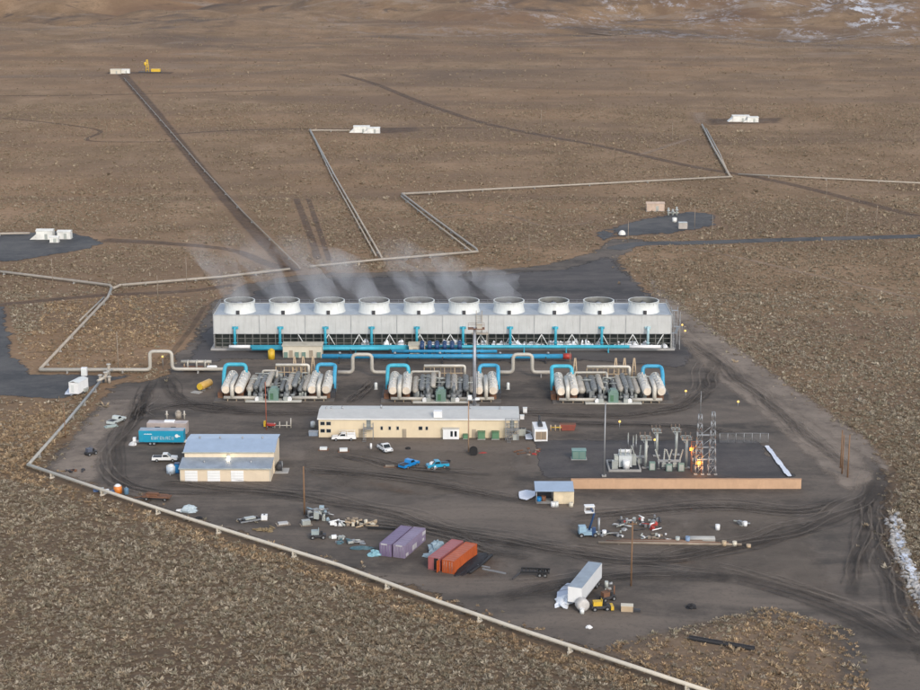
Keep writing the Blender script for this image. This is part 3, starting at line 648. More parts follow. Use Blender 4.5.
for x in (-4.6, -1.5, 0.4, 4.6): B(x, -.25, .2, 1.0, .5, 1.5).build('cabinet', green, eb)
eb2, w_ = plain_building('electrical_building', 'small square cream electrical building left of the navy pumps', 409, 425, 356, 4, 3.0, cream, mat('cream roof', (0.5, 0.5, 0.4)), gable=.1)
B(-.6, -.04, .1, 1, .1, 2.1).build('door', mat('tan door', (0.36, 0.30, 0.22)), eb2)

# ================================================================== POWER UNITS
def power_unit(pxg, row, label, white_l, white_r, grey, tank=False, rack=(-10, 30), tall=()):
    s = mpp(row); t_ = T('power_unit', label, 'power unit', (at(pxg, row).x, at(pxg, row).y, 0), 0, 'binary power units in a row')
    L = 15.0
    B(0, L/2+.5, 0, 30.5, L+2.5, .25).build('foundation', mat('dusty foundation', (0.14, 0.125, 0.11), .9, var=.4), t_)
    B(0, -.4, .25, 14.2, 2.8, .35).build('machine_plinth', mat('pale plinth', (0.50, 0.49, 0.44), 0.8), t_)
    def ves(x, r, z, m_, l0=.6, l1=L, name='vessel'):
        m = MB().cyl((x*s, l0, z), (x*s, l1, z), r, 18, dome=.5)
        for yy in np.linspace(l0+.3, l1-.3, 7): m.cyl((x*s, yy-.07, z), (x*s, yy+.07, z), r+.09, 18)
        v = m.build(name, m_, t_)
        for yy in (l0+2.0, (l0+l1)/2, l1-2): B(x*s, yy, .25, r*1.5, .5, z-r*.6).build('saddle', rust if m_ is vessel else dsteel, v)
        return v
    for x in white_l+white_r:
        v = ves(x, 1.2, 3.1, vessel)
        C((x*s, .05, 3.1), (x*s, -.12, 3.1), .95, 16).build('end_cover', mat('warm white end cover', (0.72, 0.62, 0.50), 0.5), v)
        m = MB()
        for yy in np.linspace(3, L-2, 4): m.cyl((x*s, yy, 4.2), (x*s, yy, 4.75), .22, 8)
        m.build('nozzle', vessel, v)
    for k_, (x, r, z) in enumerate(grey): ves(x, r, z, gvess if k_ % 3 else mat('tan grey vessel', (0.40, 0.37, 0.32), .5, var=.2, streak=.3), 1.8, L-1.5)
    # dark lower exchangers seen between the vessels
    for x in (-17, 0.5, 20):
        ves(x, .7, 1.3, dsteel, 3, L-2, 'lower_vessel')
    # turbine generator with its enclosure
    tg = B(0, .2, .6, 2.5, 3.0, 2.5).build('generator', green, t_)
    MB().prism([(-1.0, 3.1), (1.0, 3.1), (.7, 3.75), (-.7, 3.75)], -1.0, 1.4).build('air_cooler', green, tg)
    B(-.4, -1.34, .9, .8, .08, 1.6).build('panel', dgreen, tg)
    for sg in (-1, 1):
        tb = MB().cyl((sg*1.5, .2, 1.6), (sg*2.7, .2, 1.6), .4, 12); tb.cyl((sg*2.6, .2, 1.6), (sg*3.9, .2, 1.6), .95, 16, r2=.75); tb.tube([(sg*3.3, .2, 2.2), (sg*3.3, .2, 3.6), (sg*3.3, 4.5, 3.6)], .45, 10, 1.0); tb.tube([(sg*4.2, .2, 1.6), (sg*5.0, .2, 1.6), (sg*5.0, 3.5, 1.9)], .38, 10, .6)
        tu = tb.build('turbine', gvess, t_)
        C((sg*4.1, -1.45, 1.0), (sg*4.1, -.7, 1.0), .6, 12).build('lube_oil_tank', white, tu)
        B(sg*3.1, -1.2, .6, 1.1, .9, 1.0).build('valve_skid', porcel, tu)
    # cream manifolds along the front and the risers over the vessels
    for sg, xa, xb, xr in ((-1, min(white_l)-2, -17, sum(white_l)/len(white_l)), (1, 18, max(white_r)+1, sum(white_r[-2:])/2)):
        mp = MB().tube([(xa*s, -.3, 1.1), (xb*s, -.3, 1.1)], .42, 12).build('manifold', pipe_i, t_)
        MB().tube([(xr*s, -.3, 1.1), (xr*s, -.3, 4.3), (xr*s, 9, 4.5)], .52, 12, 1.0).build('riser', mat('cream jacket', (0.62, 0.58, 0.50), .5), mp)
        for q in np.linspace(xa+4, xb-3, 4): B(q*s, -.3, .2, .18, .25, .6).build('stanchion', tan, mp)
    # blue cooling water arches at the two rear corners
    for sg, xa, xb in ((-1, min(white_l)-7, max(white_l)+1), (1, white_r[0]+1, max(white_r)+6)):
        x0, x1 = (xa, xb) if sg < 0 else (xb, xa)
        MB().tube([(x0*s, 8.5, .4), (x0*s, 11, 4.9), (x0*s, L-.5, 6.0), (x1*s, L-.5, 6.0), (x1*s, L-1.5, 3.6)], .5, 12, 1.3).build('cooling_water_arch', cyan if sg < 0 else mat('sky blue pipe paint', (0.05, 0.33, 0.52), .5, var=.25, streak=.4), t_)
        e = MB().box(x0*s, 4.5, .25, 1.2, 4, 1.4); e.box(x0*s+sg*.5*-1, 7.5, .25, 1.0, 1.0, 2.2); e.build('pump_set', rust if sg < 0 else dsteel, t_)
    # pipe rack behind
    rk = MB(); 
    for q in np.linspace(rack[0], rack[1], 5):
        rk.box(q*s, L+1.0, .2, .22, .22, 5.4)
        if q != rack[0]: rk.box((q-4)*s, L+3, .2, .2, .2, 4.6)
    rk.box((rack[0]+rack[1])/2*s, L+1.0, 5.0, (rack[1]-rack[0])*s, .25, .3); rk.box((rack[0]+rack[1])/2*s, L+1.0, 3.4, (rack[1]-rack[0])*s, .2, .2)
    rk.build('pipe_rack', tan, t_)
    MB().tube([((rack[0]-13)*s, L-.5, 3.2), ((rack[0]-13)*s, L-.5, 4.3), (-2*s, L-.5, 4.3), (-2*s, L-3, 3.2)], .3, 10, .5).build('vapour_line', pipe_i, t_)
    MB().tube([(rack[0]*s, L+.6, 5.6), (rack[1]*s, L+.6, 5.6), (rack[1]*s, L+.6, 3)], .34, 10, .6).build('vapour_line', mat('cream jacket', (0.62, 0.58, 0.50), .5), t_)
    for q in tall:
        a = MB()
        for dx in (-.75, .75): a.cyl((q*s+dx, L+1.8, .2), (q*s+dx*.15, L+1.8, 7.6), .16, 6)
        for z in (2.2, 4.0, 5.6): a.box(q*s, L+1.8, z, 1.3-z*.14, .12, .12)
        a.build('a_frame', tan, t_)
    # small valves and cable trays scattered over the skid
    rr = random.Random(int(pxg)); sm = MB(); sm2 = MB()
    for _ in range(110):
        x, y = rr.uniform(-28, 34)*s, rr.uniform(1, L); (sm if rr.random() < .5 else sm2).box(x, y, .3, rr.uniform(.3, .9), rr.uniform(.3, 1.2), rr.uniform(.5, 3.2))
    for _ in range(22):
        x, y = rr.uniform(-26, 32)*s, rr.uniform(4, L-2); z = rr.uniform(2.2, 4.2); sm2.tube([(x, y, .4), (x, y, z), (x+rr.uniform(-4, 4), y, z)], .14, 6, .3)
    sm.build('valve_gear', gvess, t_)['kind'] = 'stuff'; sm2.build('small_piping', porcel, t_)['kind'] = 'stuff'
    if tank:
        tk = MB().cyl((-11*s, L+2.2, 1.9), (1*s, L+2.2, 1.9), 1.6, 16, dome=.5).build('feed_drum', mat('grey green drum', (0.34, 0.36, 0.33), .5), t_)
        B(-5*s, L+2.2, 0, 7, 2, .6).build('saddle', conc, tk)
        B(14*s, L+3.0, .2, 12, 3, 2.3).build('dark_cooler', dsteel, t_)
    return t_
power_unit(274, 401.5, 'left power unit of white and grey vessels with a grey drum behind it', [-48, -35], [38, 52], [(-25, .8, 2.7), (-18.5, .7, 3.2), (-12.5, .8, 3.2), (-7, .6, 3.9), (-2, .5, 2.4), (7, .6, 2.6), (14, .85, 3.2), (20, .65, 3.8), (25.5, .6, 2.6), (31, .75, 2.9)], True, (-4, 30), (15, 24, 34))
power_unit(441, 402.5, 'middle power unit whose right end stands behind the tall grey steel mast', [-48, -35], [38, 52], [(-26, .75, 2.6), (-19, .7, 3.2), (-13, .8, 3.2), (-8, .6, 3.9), (-2, .5, 2.6), (7, .6, 3.6), (13, .8, 3.2), (19, .6, 2.6), (25, .75, 3.1), (31, .6, 2.6)], False, (-18, 24), ())
power_unit(613, 403.5, 'right power unit of white and grey vessels with tan frames behind it', [-52, -39], [34, 48], [(-31, .9, 2.9), (-24, .7, 2.7), (-18, .8, 3.1), (-11.5, .65, 3.6), (-5, .5, 2.6), (3, .6, 2.6), (8.5, .75, 3.2), (13.5, .65, 3.8), (19, .75, 3.0), (25, .7, 2.7)], False, (-22, 22), (-34, 8, 17, 27))

# pipelines with the square loops that let traffic and heat expansion pass
def wpt(px, row, z=0, up=0): a = at(px, row); return (a.x, a.y, z+up)
def loop_pipe(label, segs, r=.5, z=1.3, hi=5.6, sup=8, row=377):
    y = at(400, row).y; pts = []
    for px, up in segs: pts.append((at(px, row).x, y, hi if up else z))
    return pipeline('process_pipeline', label, 'pipeline', pts, r, pipe_i, sup, conc, group='cream process pipelines between the units', fil=1.2)
loop_pipe('cream pipeline with a square loop between the left and middle power units', [(338, 0), (353, 0), (353, 1), (372, 1), (372, 0), (388, 0)], hi=6.2)
loop_pipe('cream pipeline with a square loop between the middle and right power units', [(496, 0), (513, 0), (513, 1), (532, 1), (532, 0), (550, 0)], hi=6.2)
yl = at(150, 373).y
pts = [(at(40, 373).x, yl, .9), (at(150.5, 373).x, yl, .9), (at(150.5, 373).x, yl, 6.0), (at(172.5, 373).x, yl, 6.0), (at(172.5, 373).x, yl, 1.1), (at(224, 373).x, yl, 1.1)]
pipeline('process_pipeline', 'cream pipeline arching over the gate road left of the plant', 'pipeline', pts, .48, pipe_i, 11, conc, fil=1.2)
pipeline('process_pipeline', 'pale pipeline slanting up through golden scrub to the left of the plant', 'pipeline', [wpt(40, 372.5, .9), wpt(108, 300, .9), wpt(112, 290, .9)], .42, pipe_f, 14, conc)
pipeline('process_pipeline', 'thin grey pipeline doubling the upper part of the slanting pale pipeline', 'pipeline', [wpt(80, 323, .8), wpt(104, 300, .8)], .3, pipe_f, 12, conc)
pipeline('process_pipeline', 'pale pipeline leaving the left edge of the view towards the junction', 'pipeline', [wpt(-30, 270.5, .9), wpt(40, 279, .9), wpt(110, 288, .9), wpt(113, 291, .9)], .45, pipe_f, 16, conc)
pipeline('process_pipeline', 'pale pipeline from the left junction to the foot of the dark road', 'pipeline', [wpt(113, 291, .9), wpt(120, 288, .9), wpt(220, 279.5, .9), wpt(290, 271.5, .9)], .45, pipe_f, 14, conc)
pipeline('process_pipeline', 'pale pipeline behind the plant ending in a double zigzag to the upper right', 'pipeline', [wpt(310, 269, .9), wpt(380, 262, .9), wpt(478, 254, .9), wpt(476, 251, .9), wpt(430, 217, .9), wpt(402, 196, .9), wpt(560, 187.5, .9), wpt(732, 178.5, .9)], .4, pipe_f, 22, conc)
pipeline('process_pipeline', 'second pipe of the double zigzag behind the plant', 'pipeline', [wpt(472, 254, .9), wpt(424, 217, .9), wpt(401, 198, .9)], .28, pipe_f, 20, conc)
pipeline('process_pipeline', 'pale pipeline running from the white separators down to the plant rear', 'pipeline', [wpt(352, 132, .9), wpt(310, 131.5, .9), wpt(335, 178, .9), wpt(382, 260, .9)], .36, pipe_f, 24, conc)
pipeline('process_pipeline', 'second thinner pipe beside the one from the white separators', 'pipeline', [wpt(312, 135, .9), wpt(332, 178, .9), wpt(376, 258, .9)], .26, pipe_f, 24, conc)
pipeline('process_pipeline', 'pale pipeline crossing the desert at the right edge of the view', 'pipeline', [wpt(738, 176, .9), wpt(800, 179, .9), wpt(960, 187, .9)], .36, pipe_f, 24, conc)
pipeline('process_pipeline', 'thick grey pipeline descending from the far right well pad', 'pipeline', [wpt(702, 126, .9), wpt(714, 150, .9), wpt(730, 178, .9)], .5, pipe_f, 26, conc)
pipeline('process_pipeline', 'grey pipeline doubling the one from the far right well pad', 'pipeline', [wpt(706, 130, .9), wpt(720, 156, .9), wpt(726, 170, .9)], .36, pipe_f, 26, conc)
pipeline('process_pipeline', 'pale pipeline along the long dark road to the yellow rig', 'pipeline', [wpt(124, 79, .9), wpt(158, 118, .9), wpt(200, 167, .9), wpt(244, 215, .9), wpt(300, 270, .9)], .26, mat('dull pipe jacket', (0.26, 0.22, 0.18), .7), 30, conc)
pipeline('process_pipeline', 'pale pipeline feeding the white separators at the left edge', 'pipeline', [wpt(-30, 236.5, .9), wpt(30, 235.5, .9)], .45, pipe_f, 14, conc)
# the long line in front of the yard
pts = [wpt(p[0], p[1], 1.25) for p in PIPE_FRONT]
pipeline('injection_pipeline', 'long cream pipeline on low supports along the near edge of the yard', 'pipeline', pts, .36, mat('cream injection pipe', (0.60, 0.54, 0.44), .55, var=.12, streak=.15), 13.5, mat('cream injection pipe', (0.60, 0.54, 0.44)))
pipeline('injection_pipeline', 'grey pipeline on the left boundary ending at a tan valve cluster', 'pipeline', [wpt(29, 469, 1.1), wpt(66, 427, 1.1), wpt(100, 386, 1.1)], .36, mat('grey injection pipe', (0.36, 0.35, 0.32), .5), 12, conc)
v = T('valve_cluster', 'tan valve cluster where two pipelines meet by the white tool trailer', 'valves', at(104, 383), 0)
for k, (x, y, h_) in enumerate(((-.9, 0, 2.0), (0.4, .6, 2.6), (1.5, -.4, 1.7), (.2, 6, 3.4))): 
    q = C((x, y, 0), (x, y, h_), .4, 10).build('valve', pipe_f, v); C((x, y, h_), (x, y, h_+.25), .62, 12).build('flange', pipe_i, q)
MB().tube([(-1.4, -1.5, .9), (0, 0, 1.4), (0.3, 5, 2.0), (.3, 9, 1.0)], .4, 10).build('pipe', pipe_i, v)
v = T('manifold_skid', 'cream pipe manifold on legs between the arch and the left power unit', 'pipe manifold', at(197, 371), 0)
MB().tube([(-4.2, 0, 2.6), (4.0, 0, 2.6)], .45, 12).build('header', pipe_i, v)
for x in (-2.3, .1, 2.4): MB().tube([(x, -1.0, .8), (x, -1.0, 2.9), (x, .2, 2.9)], .24, 8, .4).build('drop_pipe', pipe_i, v)
for x in (-3.4, 3.2): B(x, .2, 0, .25, .25, 2.2).build('leg', tan, v)
C((3.2, -1.4, 1.4), (5.4, -1.4, 1.4), .55, 12, dome=.3).build('drum', white, v)
B(-1.0, .3, 0, 5.5, .8, 1.3).build('frame', rust, v)
t_ = T('yellow_tank', 'yellow horizontal tank on a pale base near the left power unit', 'tank', at(199.5, 392), -.42)
MB().cyl((0, .6, 1.35), (0, 5.0, 1.35), 1.0, 18, dome=.35).build('shell', mat('tank yellow', (0.58, 0.36, 0.10), .5, var=.15), t_)
C((0, .1, 1.35), (0, .35, 1.35), .85, 16).build('end_plate', yellow, t_)
for y in (1.4, 4.2): B(0, y, 0, 1.5, .4, .7).build('saddle', steel, t_)
B(-.3, -.8, 0, 2.6, 2.0, .18).build('pad', conc, t_)
t_ = T('chemical_tank', 'upright yellow chemical tank beside the large cream electrical building', 'tank', at(271.5, 359), 0)
C((0, 0, 0), (0, 0, 2.6), .95, 16).build('shell', yellow, t_); C((0, 0, 2.6), (0, 0, 3.0), .95, 16, r2=.3).build('lid', yellow, t_)

# ================================================================== CONTROL BUILDING
a, b_ = at(319, 437), at(518, 438.5); CW = b_.x-a.x; ch, cd = 4.6, 10.5
cb = T('control_building', 'long cream control building with a pale metal roof', 'building', ((a.x+b_.x)/2, (a.y+b_.y)/2, 0), math.atan2(b_.y-a.y, CW)*.5)
B(0, cd/2, 0, CW, cd, ch).build('wall', wallc, cb)
rf = MB().prism([(-.35, ch), (cd/2, ch+.75), (cd+.35, ch), (cd+.35, ch+.14), (cd/2, ch+.9), (-.35, ch+.14)], -CW/2-.3, CW/2+.3, 'x').build('roof', roofm, cb)
cx = lambda px: (px-418.5)*mpp(437)
m = B(cx(438), 1.0, ch+.3, 2.0, 1.6, 1.5); m.build('rooftop_unit', white, rf)
for px, y in ((325, 5.5), (330, 5.5), (341, 6), (470, 6.5), (500, 6), (380, 7)): C((cx(px), y, ch+.5), (cx(px), y, ch+1.4), .22, 8).build('roof_vent', steel, rf)
B(0, -.38, ch-.12, CW+.6, .16, .22).build('gutter', white, rf)
win = [(323, 3.0), (329, 3.0), (323, 1.2), (329, 1.2), (382, 1.9), (390, 1.9), (398, 1.9), (420, 1.9), (427, 1.9), (421.5, 1.9)]
for px, z in win:
    w1 = .95 if z != 1.9 else .45; f_ = B(cx(px), -.03, z, w1+.14, .1, .9).build('window', steel, cb); B(cx(px), -.09, z+.08, w1, .04, .74).build('pane', glass, f_)
for px in (361, 404.5, 474): B(cx(px), -.04, .05, 1.0, .1, 2.1).build('door', mat('tan door', (0.36, 0.30, 0.22)), cb)
for px, h_ in ((369, 2.6), (512, 2.4)):
    m = MB(); X_ = cx(px)
    for dx in (-1.1, 1.1):
        for y in (-1.8, -.2): m.box(X_+dx, y, 0, .1, .1, h_+1.1)
        m.tube([(X_+dx, -1.8, h_+1.05), (X_+dx, -.2, h_+1.05)], .05, 6)
    m.box(X_, -1.0, h_-.1, 2.4, 1.8, .12); m.tube([(X_-1.1, -1.8, h_+1.05), (X_+1.1, -1.8, h_+1.05)], .05, 6)
    for k in range(8): m.box(X_-.8, -1.9-k*.28, h_-.3*(k+1), .9, .3, .06)
    st_ = m.build('stair', steel, cb); B(X_, -.05, h_, 1.0, .1, 2.0 if h_+2 < ch else ch-h_-.05).build('upper_door', mat('grey door', (0.2, 0.22, 0.21)), st_)
m = B(cx(512), -1.3, 0, 4.0, 2.4, ch-.2)
an = T('white_annex', 'small white box annex with two dark windows against the control building', 'annex', at(451, 439) + Vector((0, 0, 0)), 0)
B(0, .8, 0, 3.8, 2.2, 2.5).build('wall', white, an); B(0, .8, 2.5, 4.1, 2.5, .14).build('roof', roofm, an)
for x in (.15, 1.1): B(x, -.33, .7, .55, .06, 1.3).build('window', glass, an)
an = T('grey_stair_house', 'grey steel stair enclosure at the right end of the control building', 'stair', at(512, 440.5), 0)
m = MB()
for x in (-1.5, 0, 1.5):
    for y in (0, 1.4): m.box(x, y, 0, .12, .12, 5)
for z in (1.5, 2.6, 3.7, 4.9): m.box(0, 0, z, 3.2, .1, .1); m.box(0, 1.4, z, 3.2, .1, .1)
m.build('frame', steel, an)
m = MB()
for k in range(9): m.box(-1.2+k*.3, .7, .25+k*.28, .34, 1.1, .06)
m.box(0, .7, 2.65, 3, 1.3, .08); m.build('steps', steel, an); B(.9, .2, 0, 1.4, .1, 1.4).build('kick_panel', porcel, an)
tr = T('green_transformer', 'green transformer cabinet nearest the tan lamp pole by the control building', 'transformer', at(481.5, 440), 0, 'green transformers along the control building')
B(0, .8, 0, 1.9, 1.5, .2).build('pad', conc, tr); B(0, .8, .2, 1.7, 1.3, 1.6).build('cabinet', dgreen, tr); B(0, .12, .35, 1.5, .06, 1.2).build('door', mat('lighter green door', (0.10, 0.22, 0.12)), tr); B(0, .8, 1.8, 1.8, 1.4, .1).build('lid', dgreen, tr)
dup_at(tr, at(495.5, 440), 'green transformer cabinet next to the grey stair enclosure')
c_ = dup_at(tr, at(466, 439.5), 'low green cabinet between the white annex and the tan lamp pole'); c_.scale = (.8, .8, .6)
gcx = T('generator_container', 'white container generator with a brown radiator grille and black exhaust', 'generator', at(541, 442.5), .05)
B(0, 3.3, .25, 3.1, 6.4, 2.9).build('enclosure', white, gcx)
gr = B(0, .06, .7, 2.3, .12, 1.9).build('radiator_grille', mat('brown grille', (0.26, 0.20, 0.14), .6), gcx)
for x in (-1.2, 0, 1.2): B(x, 0, .65, .1, .1, 2.0).build('grille_bar', tan, gr)
m = MB(); m.box(.1, 3.6, 3.15, 1.0, 2.8, .5); m.cyl((.1, 2.4, 3.5), (.1, 5, 3.5), .4, 12); m.cyl((.1, 5.0, 3.4), (.1, 5.6, 5.0), .3, 10); m.build('exhaust', dsteel, gcx)
for x in (-1.3, 1.3): B(x, 3.3, 0, .25, 6.2, .25).build('skid_rail', dsteel, gcx)
for lab, px, py, h_ in (('white bin standing behind the control building corner', 525, 413, 1.3), ('small pale drum near the control building corner', 522, 419, .9)):
    t_ = T('storage_bin', lab, 'bin', at(px, py), 0); B(0, 0, 0, 1.0, .9, h_).build('body', white, t_); B(0, 0, h_, 1.1, 1.0, .12).build('lid', frp, t_)
t_ = T('air_conditioner', 'grey cooling unit with pipes beside the control building right end', 'cooler', at(521.5, 436), 0)
B(0, .5, 0, 2.0, 1.2, 1.7).build('case', porcel, t_); C((-.4, .5, 1.7), (-.4, .5, 1.85), .42, 14).build('fan', dsteel, t_); C((.5, .5, 1.7), (.5, .5, 1.85), .42, 14).build('fan', dsteel, t_); MB().tube([(1, .5, 1.2), (2.2, .2, 1.0), (2.6, 0, .1)], .2, 8, .3).build('duct', steel, t_)

# ================================================================== WORKSHOP
a, b_ = at(180, 481.5), at(271, 481.5); SW = b_.x-a.x; ang = 0
ws = T('workshop', 'tan workshop with a blue roof over a lower grey roof and three white doors', 'workshop', ((a.x+b_.x)/2, a.y, 0))
lh, lh2, uh, ld, ud = 3.0, 3.7, 5.0, 5.5, 11.0
B(0, ld/2, 0, SW, ld, lh).build('wall', walls, ws)
MB().prism([(0, lh), (ld, lh), (ld, lh2)], -SW/2+.02, SW/2-.02, 'x').build('gable_wall', walls, ws)
MB().prism([(-.35, lh-.02), (ld+.05, lh2), (ld+.05, lh2+.12), (-.35, lh+.1)], -SW/2-.2, SW/2+.2, 'x').build('lower_roof', mat('grey blue metal roof', (0.30, 0.35, 0.41), .45, .15, corr=1.2), ws)
B(.25, ld+ud/2, 0, SW-.1, ud, uh).build('upper_wall', mat('cream clerestory wall', (0.66, 0.56, 0.42), .65, var=.05), ws)
MB().prism([(ld-.35, uh), (ld+ud*.55, uh+1.2), (ld+ud+.3, uh+.6), (ld+ud+.3, uh+.75), (ld+ud*.55, uh+1.35), (ld-.35, uh+.14)], -SW/2+.05, SW/2+.45, 'x').build('upper_roof', roofb, ws)
s = mpp(481)
for px in (191.5, 214, 237.5): d_ = B((px-225.5)*s, -.04, .05, 2.75, .1, 2.45).build('garage_door', white, ws); [B((px-225.5)*s, -.1, .05+z, 2.7, .03, .05).build('door_seam', porcel, d_) for z in (.6, 1.2, 1.8)]
lm = B(0.1, ld-.55, lh2+.45, .55, .45, .35).build('wall_lamp', steel, ws); B(.1, ld-.62, lh2+.3, .45, .3, .14).build('lamp_lens', lamp_w, lm)
pl = bpy.data.lights.new('wall_lamp_light', 'POINT'); pl.energy = 25; pl.color = (1, .82, .55); pl.shadow_soft_size = .2
plo = bpy.data.objects.new('lamp_glow', pl); COL.objects.link(plo); plo.parent = lm; plo.location = (.1, ld-1.1, lh2+.35)
for px in (203, 250): C(((px-225.5)*s, ld/2, lh+.3), ((px-225.5)*s, ld/2, lh+.9), .2, 8).build('roof_vent', steel, ws)
for z_, y_ in ((lh-.1, -.42), (uh-.08, ld-.42)): B(0, y_, z_, SW+.3, .14, .18).build('gutter', porcel, ws)
for x in (-SW/2+.15, SW/2-.15): B(x, -.05, .05, .12, .1, lh-.1).build('downpipe', porcel, ws)
for x in (-7, -2.5, 2.5, 7): C((x, ld+ud*.55, uh+1.25), (x, ld+ud*.55, uh+1.75), .22, 8).build('ridge_vent', steel, ws)
B(SW/2+.06, 8, .1, .1, 1.1, 2.1).build('side_door', mat('tan door', (0.36, 0.30, 0.22)), ws)
t_ = T('fuel_tank', 'dark tank on a concrete pad against the workshop right wall', 'tank', at(280.5, 472.5), 0)
B(0.3, .9, 0, 2.9, 3.6, .2).build('pad', conc, t_); C((-.3, .2, 1.2), (-.3, 2.2, 1.2), .8, 14, dome=.3).build('shell', dsteel, t_); B(-.3, 1.2, .2, 1.1, 1.4, .5).build('cradle', dsteel, t_); C((.4, .2, .2), (.4, .2, 2.6), .07, 8).build('filler_pipe', steel, t_)
t_ = T('round_tank', 'pale blue round water tank left of the workshop', 'tank', at(171.5, 473), 0)
C((0, 0, 0), (0, 0, 1.7), 1.1, 20).build('shell', mat('pale blue tank', (0.50, 0.58, 0.66), .4), t_); C((0, 0, 1.7), (0, 0, 2.05), 1.1, 20, r2=.3).build('lid', white, t_); MB().tube([(0, -1.1, .5), (0, -1.7, .5), (0, -2.0, 0)], .12, 8).build('outlet', steel, t_)
t_ = T('tool_cabinet', 'dark blue cabinet between the round water tank and the workshop', 'cabinet', at(177, 473.5), 0)
B(0, .5, 0, 1.1, 1.2, 2.3).build('body', navy, t_); B(0, -.13, .2, .9, .05, 1.9).build('door', tblue, t_)

# ================================================================== SUBSTATION
a, b_ = at(571, 489), at(801, 489); WW = b_.x-a.x
bw = T('block_wall', 'long orange tan block wall along the front of the substation', 'wall', ((a.x+b_.x)/2, a.y, 0))
B(0, .15, 0, WW, .3, 2.15).build('wall_face', brick, bw); B(0, .15, 2.15, WW+.06, .42, .16).build('coping', mat('wall coping', (0.44, 0.27, 0.17), .8), bw)
for i in range(12): B(-WW/2+.25+i*(WW-.5)/11, .15, 0, .5, .34, 2.14).build('pier', brick, bw)
def lamp_glow(loc, parent, e, col):
    l_ = bpy.data.lights.new('lamp_light', 'POINT'); l_.energy = e; l_.color = col; l_.shadow_soft_size = .25
    q = bpy.data.objects.new('lamp_glow', l_); COL.objects.link(q); q.location = loc; q.parent = parent; return q
tf = T('main_transformer', 'grey main transformer with radiators inside a pale containment kerb', 'transformer', at(625, 472), 0)
m = MB(); 
for x, y, sx, sy in ((0, 0, 7.2, .35), (0, 7.2, 7.2, .35), (-3.45, 3.6, .35, 6.8), (3.45, 3.6, .35, 6.8)): m.box(x, y, 0, sx, sy, .55)
m.build('containment_kerb', conc, tf); B(0, 3.6, .06, 6.5, 6.8, .1).build('oil_pit', dsteel, tf)
tk = B(.3, 3.6, .35, 2.9, 2.2, 2.6).build('tank', mat('transformer grey', (0.50, 0.53, 0.53), .45), tf)
for sg in (-1, 1):
    m = MB()
    for k in range(7): m.box(.3+sg*(2.0), 2.7+k*.3, .7, .9, .07, 2.1)
    m.build('radiator', porcel, tk)
C((.3-1.4, 4.4, 3.5), (.3+1.4, 4.4, 3.5), .4, 14).build('conservator', white, tk)
for x in (-.8, .3, 1.4): 
    q = MB().lathe([(.16, 0), (.2, .15), (.12, .25), (.2, .4), (.12, .5), (.18, .65), (.1, .8), (.16, .95), (.06, 1.5)], 10, (x, 3.2, 2.95)); q.build('bushing', porcel, tk)
C((.4, 1.6, .3), (.4, 1.6, 2.2), .75, 16).build('cooler_drum', white, tf)
B(-2.1, 2.2, .15, 1.3, 1.2, 1.8).build('control_box', porcel, tf)
def t_frame(label, px, row, h_, arm, rz=0):
    t_ = T('bus_support', label, 'bus support', at(px, row), rz, 'grey bus supports in the substation')
    C((0, 0, 0), (0, 0, h_), .32, 10).build('column', porcel, t_); B(0, 0, 0, 1.6, 1.2, .2).build('footing', conc, t_)
    m = MB()
    for x in (-arm/2, arm/2): m.box(x, 1.2, h_, .16, 3.6, .16)
    for y in (-.5, .7, 1.9, 2.9): m.box(0, y, h_+.02, arm+.1, .13, .13)
    m.box(-arm/4, .6, h_-.6, .12, 2.2, .12); m.build('frame', porcel, t_)
    for x in (-arm/2, 0, arm/2):
        for y in (-.4, 2.8): MB().lathe([(.12, 0), (.18, .1), (.1, .2), (.18, .3), (.1, .4), (.18, .5), (.06, .8)], 8, (x, y, h_+.16)).build('insulator', mat('brown porcelain', (.2, .15, .12), .3), t_)
    return t_
t_frame('grey bus support with a square top frame right of the main transformer', 645.5, 468, 6.6, 2.2)
t_frame('grey bus support with a top frame lit by the amber lamps', 686, 468, 6.6, 2.2)
def breaker(label, px, row):
    t_ = T('circuit_breaker', label, 'circuit breaker', at(px, row), 0, 'circuit breakers in the substation')
    for k, (x, tilt) in enumerate(((-1.1, -.35), (0, .12), (1.1, .35))):
        B(x, 0, 0, .5, .5, .15).build('footing', conc, t_)
        q = C((x, 0, .1), (x, 0, 2.1), .16, 8).build('leg', steel, t_)
        n_ = MB(); p0 = Vector((x, 0, 2.1)); d = Vector((tilt, .4, 1)).normalized()
        for j in range(7): n_.cyl(p0+d*j*.36, p0+d*(j*.36+.2), .2, 10); n_.cyl(p0+d*(j*.36+.2), p0+d*(j*.36+.36), .13, 10)
        n_.build('insulator', porcel, q)
    B(0, 0, 1.7, 2.7, .4, .45).build('crossbeam', steel, t_); B(0, -.4, .6, .9, .5, 1.0).build('control_box', porcel, t_)
    return t_
breaker('circuit breaker with three leaning insulators next to the left bus support', 663.5, 469)
breaker('circuit breaker with three leaning insulators next to the amber lit bus support', 674.5, 469)
for lab, px, py, h_ in (('thin lightning post behind the main transformer', 633, 452, 4), ('thin lightning post left of the square bus support', 636, 449, 3.6), ('thin lightning post on the substation far side', 628, 447, 3.5)):
    t_ = T('surge_arrester', lab, 'post', at(px, py), 0); C((0, 0, 0), (0, 0, h_*.55), .13, 8).build('stand', steel, t_); MB().lathe([(.14, 0), (.22, .15), (.12, .3), (.22, .45), (.12, .6), (.2, .75), (.05, h_*.45)], 10, (0, 0, h_*.55)).build('insulator', porcel, t_)
breaker('circuit breaker with three leaning insulators just right of the main transformer', 639.5, 465); 
t_frame('grey bus support farther back between the two other bus supports', 656.5, 456, 5.6, 1.8); t_frame('grey bus support farthest back beside the lattice tower', 676, 455, 5.6, 1.8)
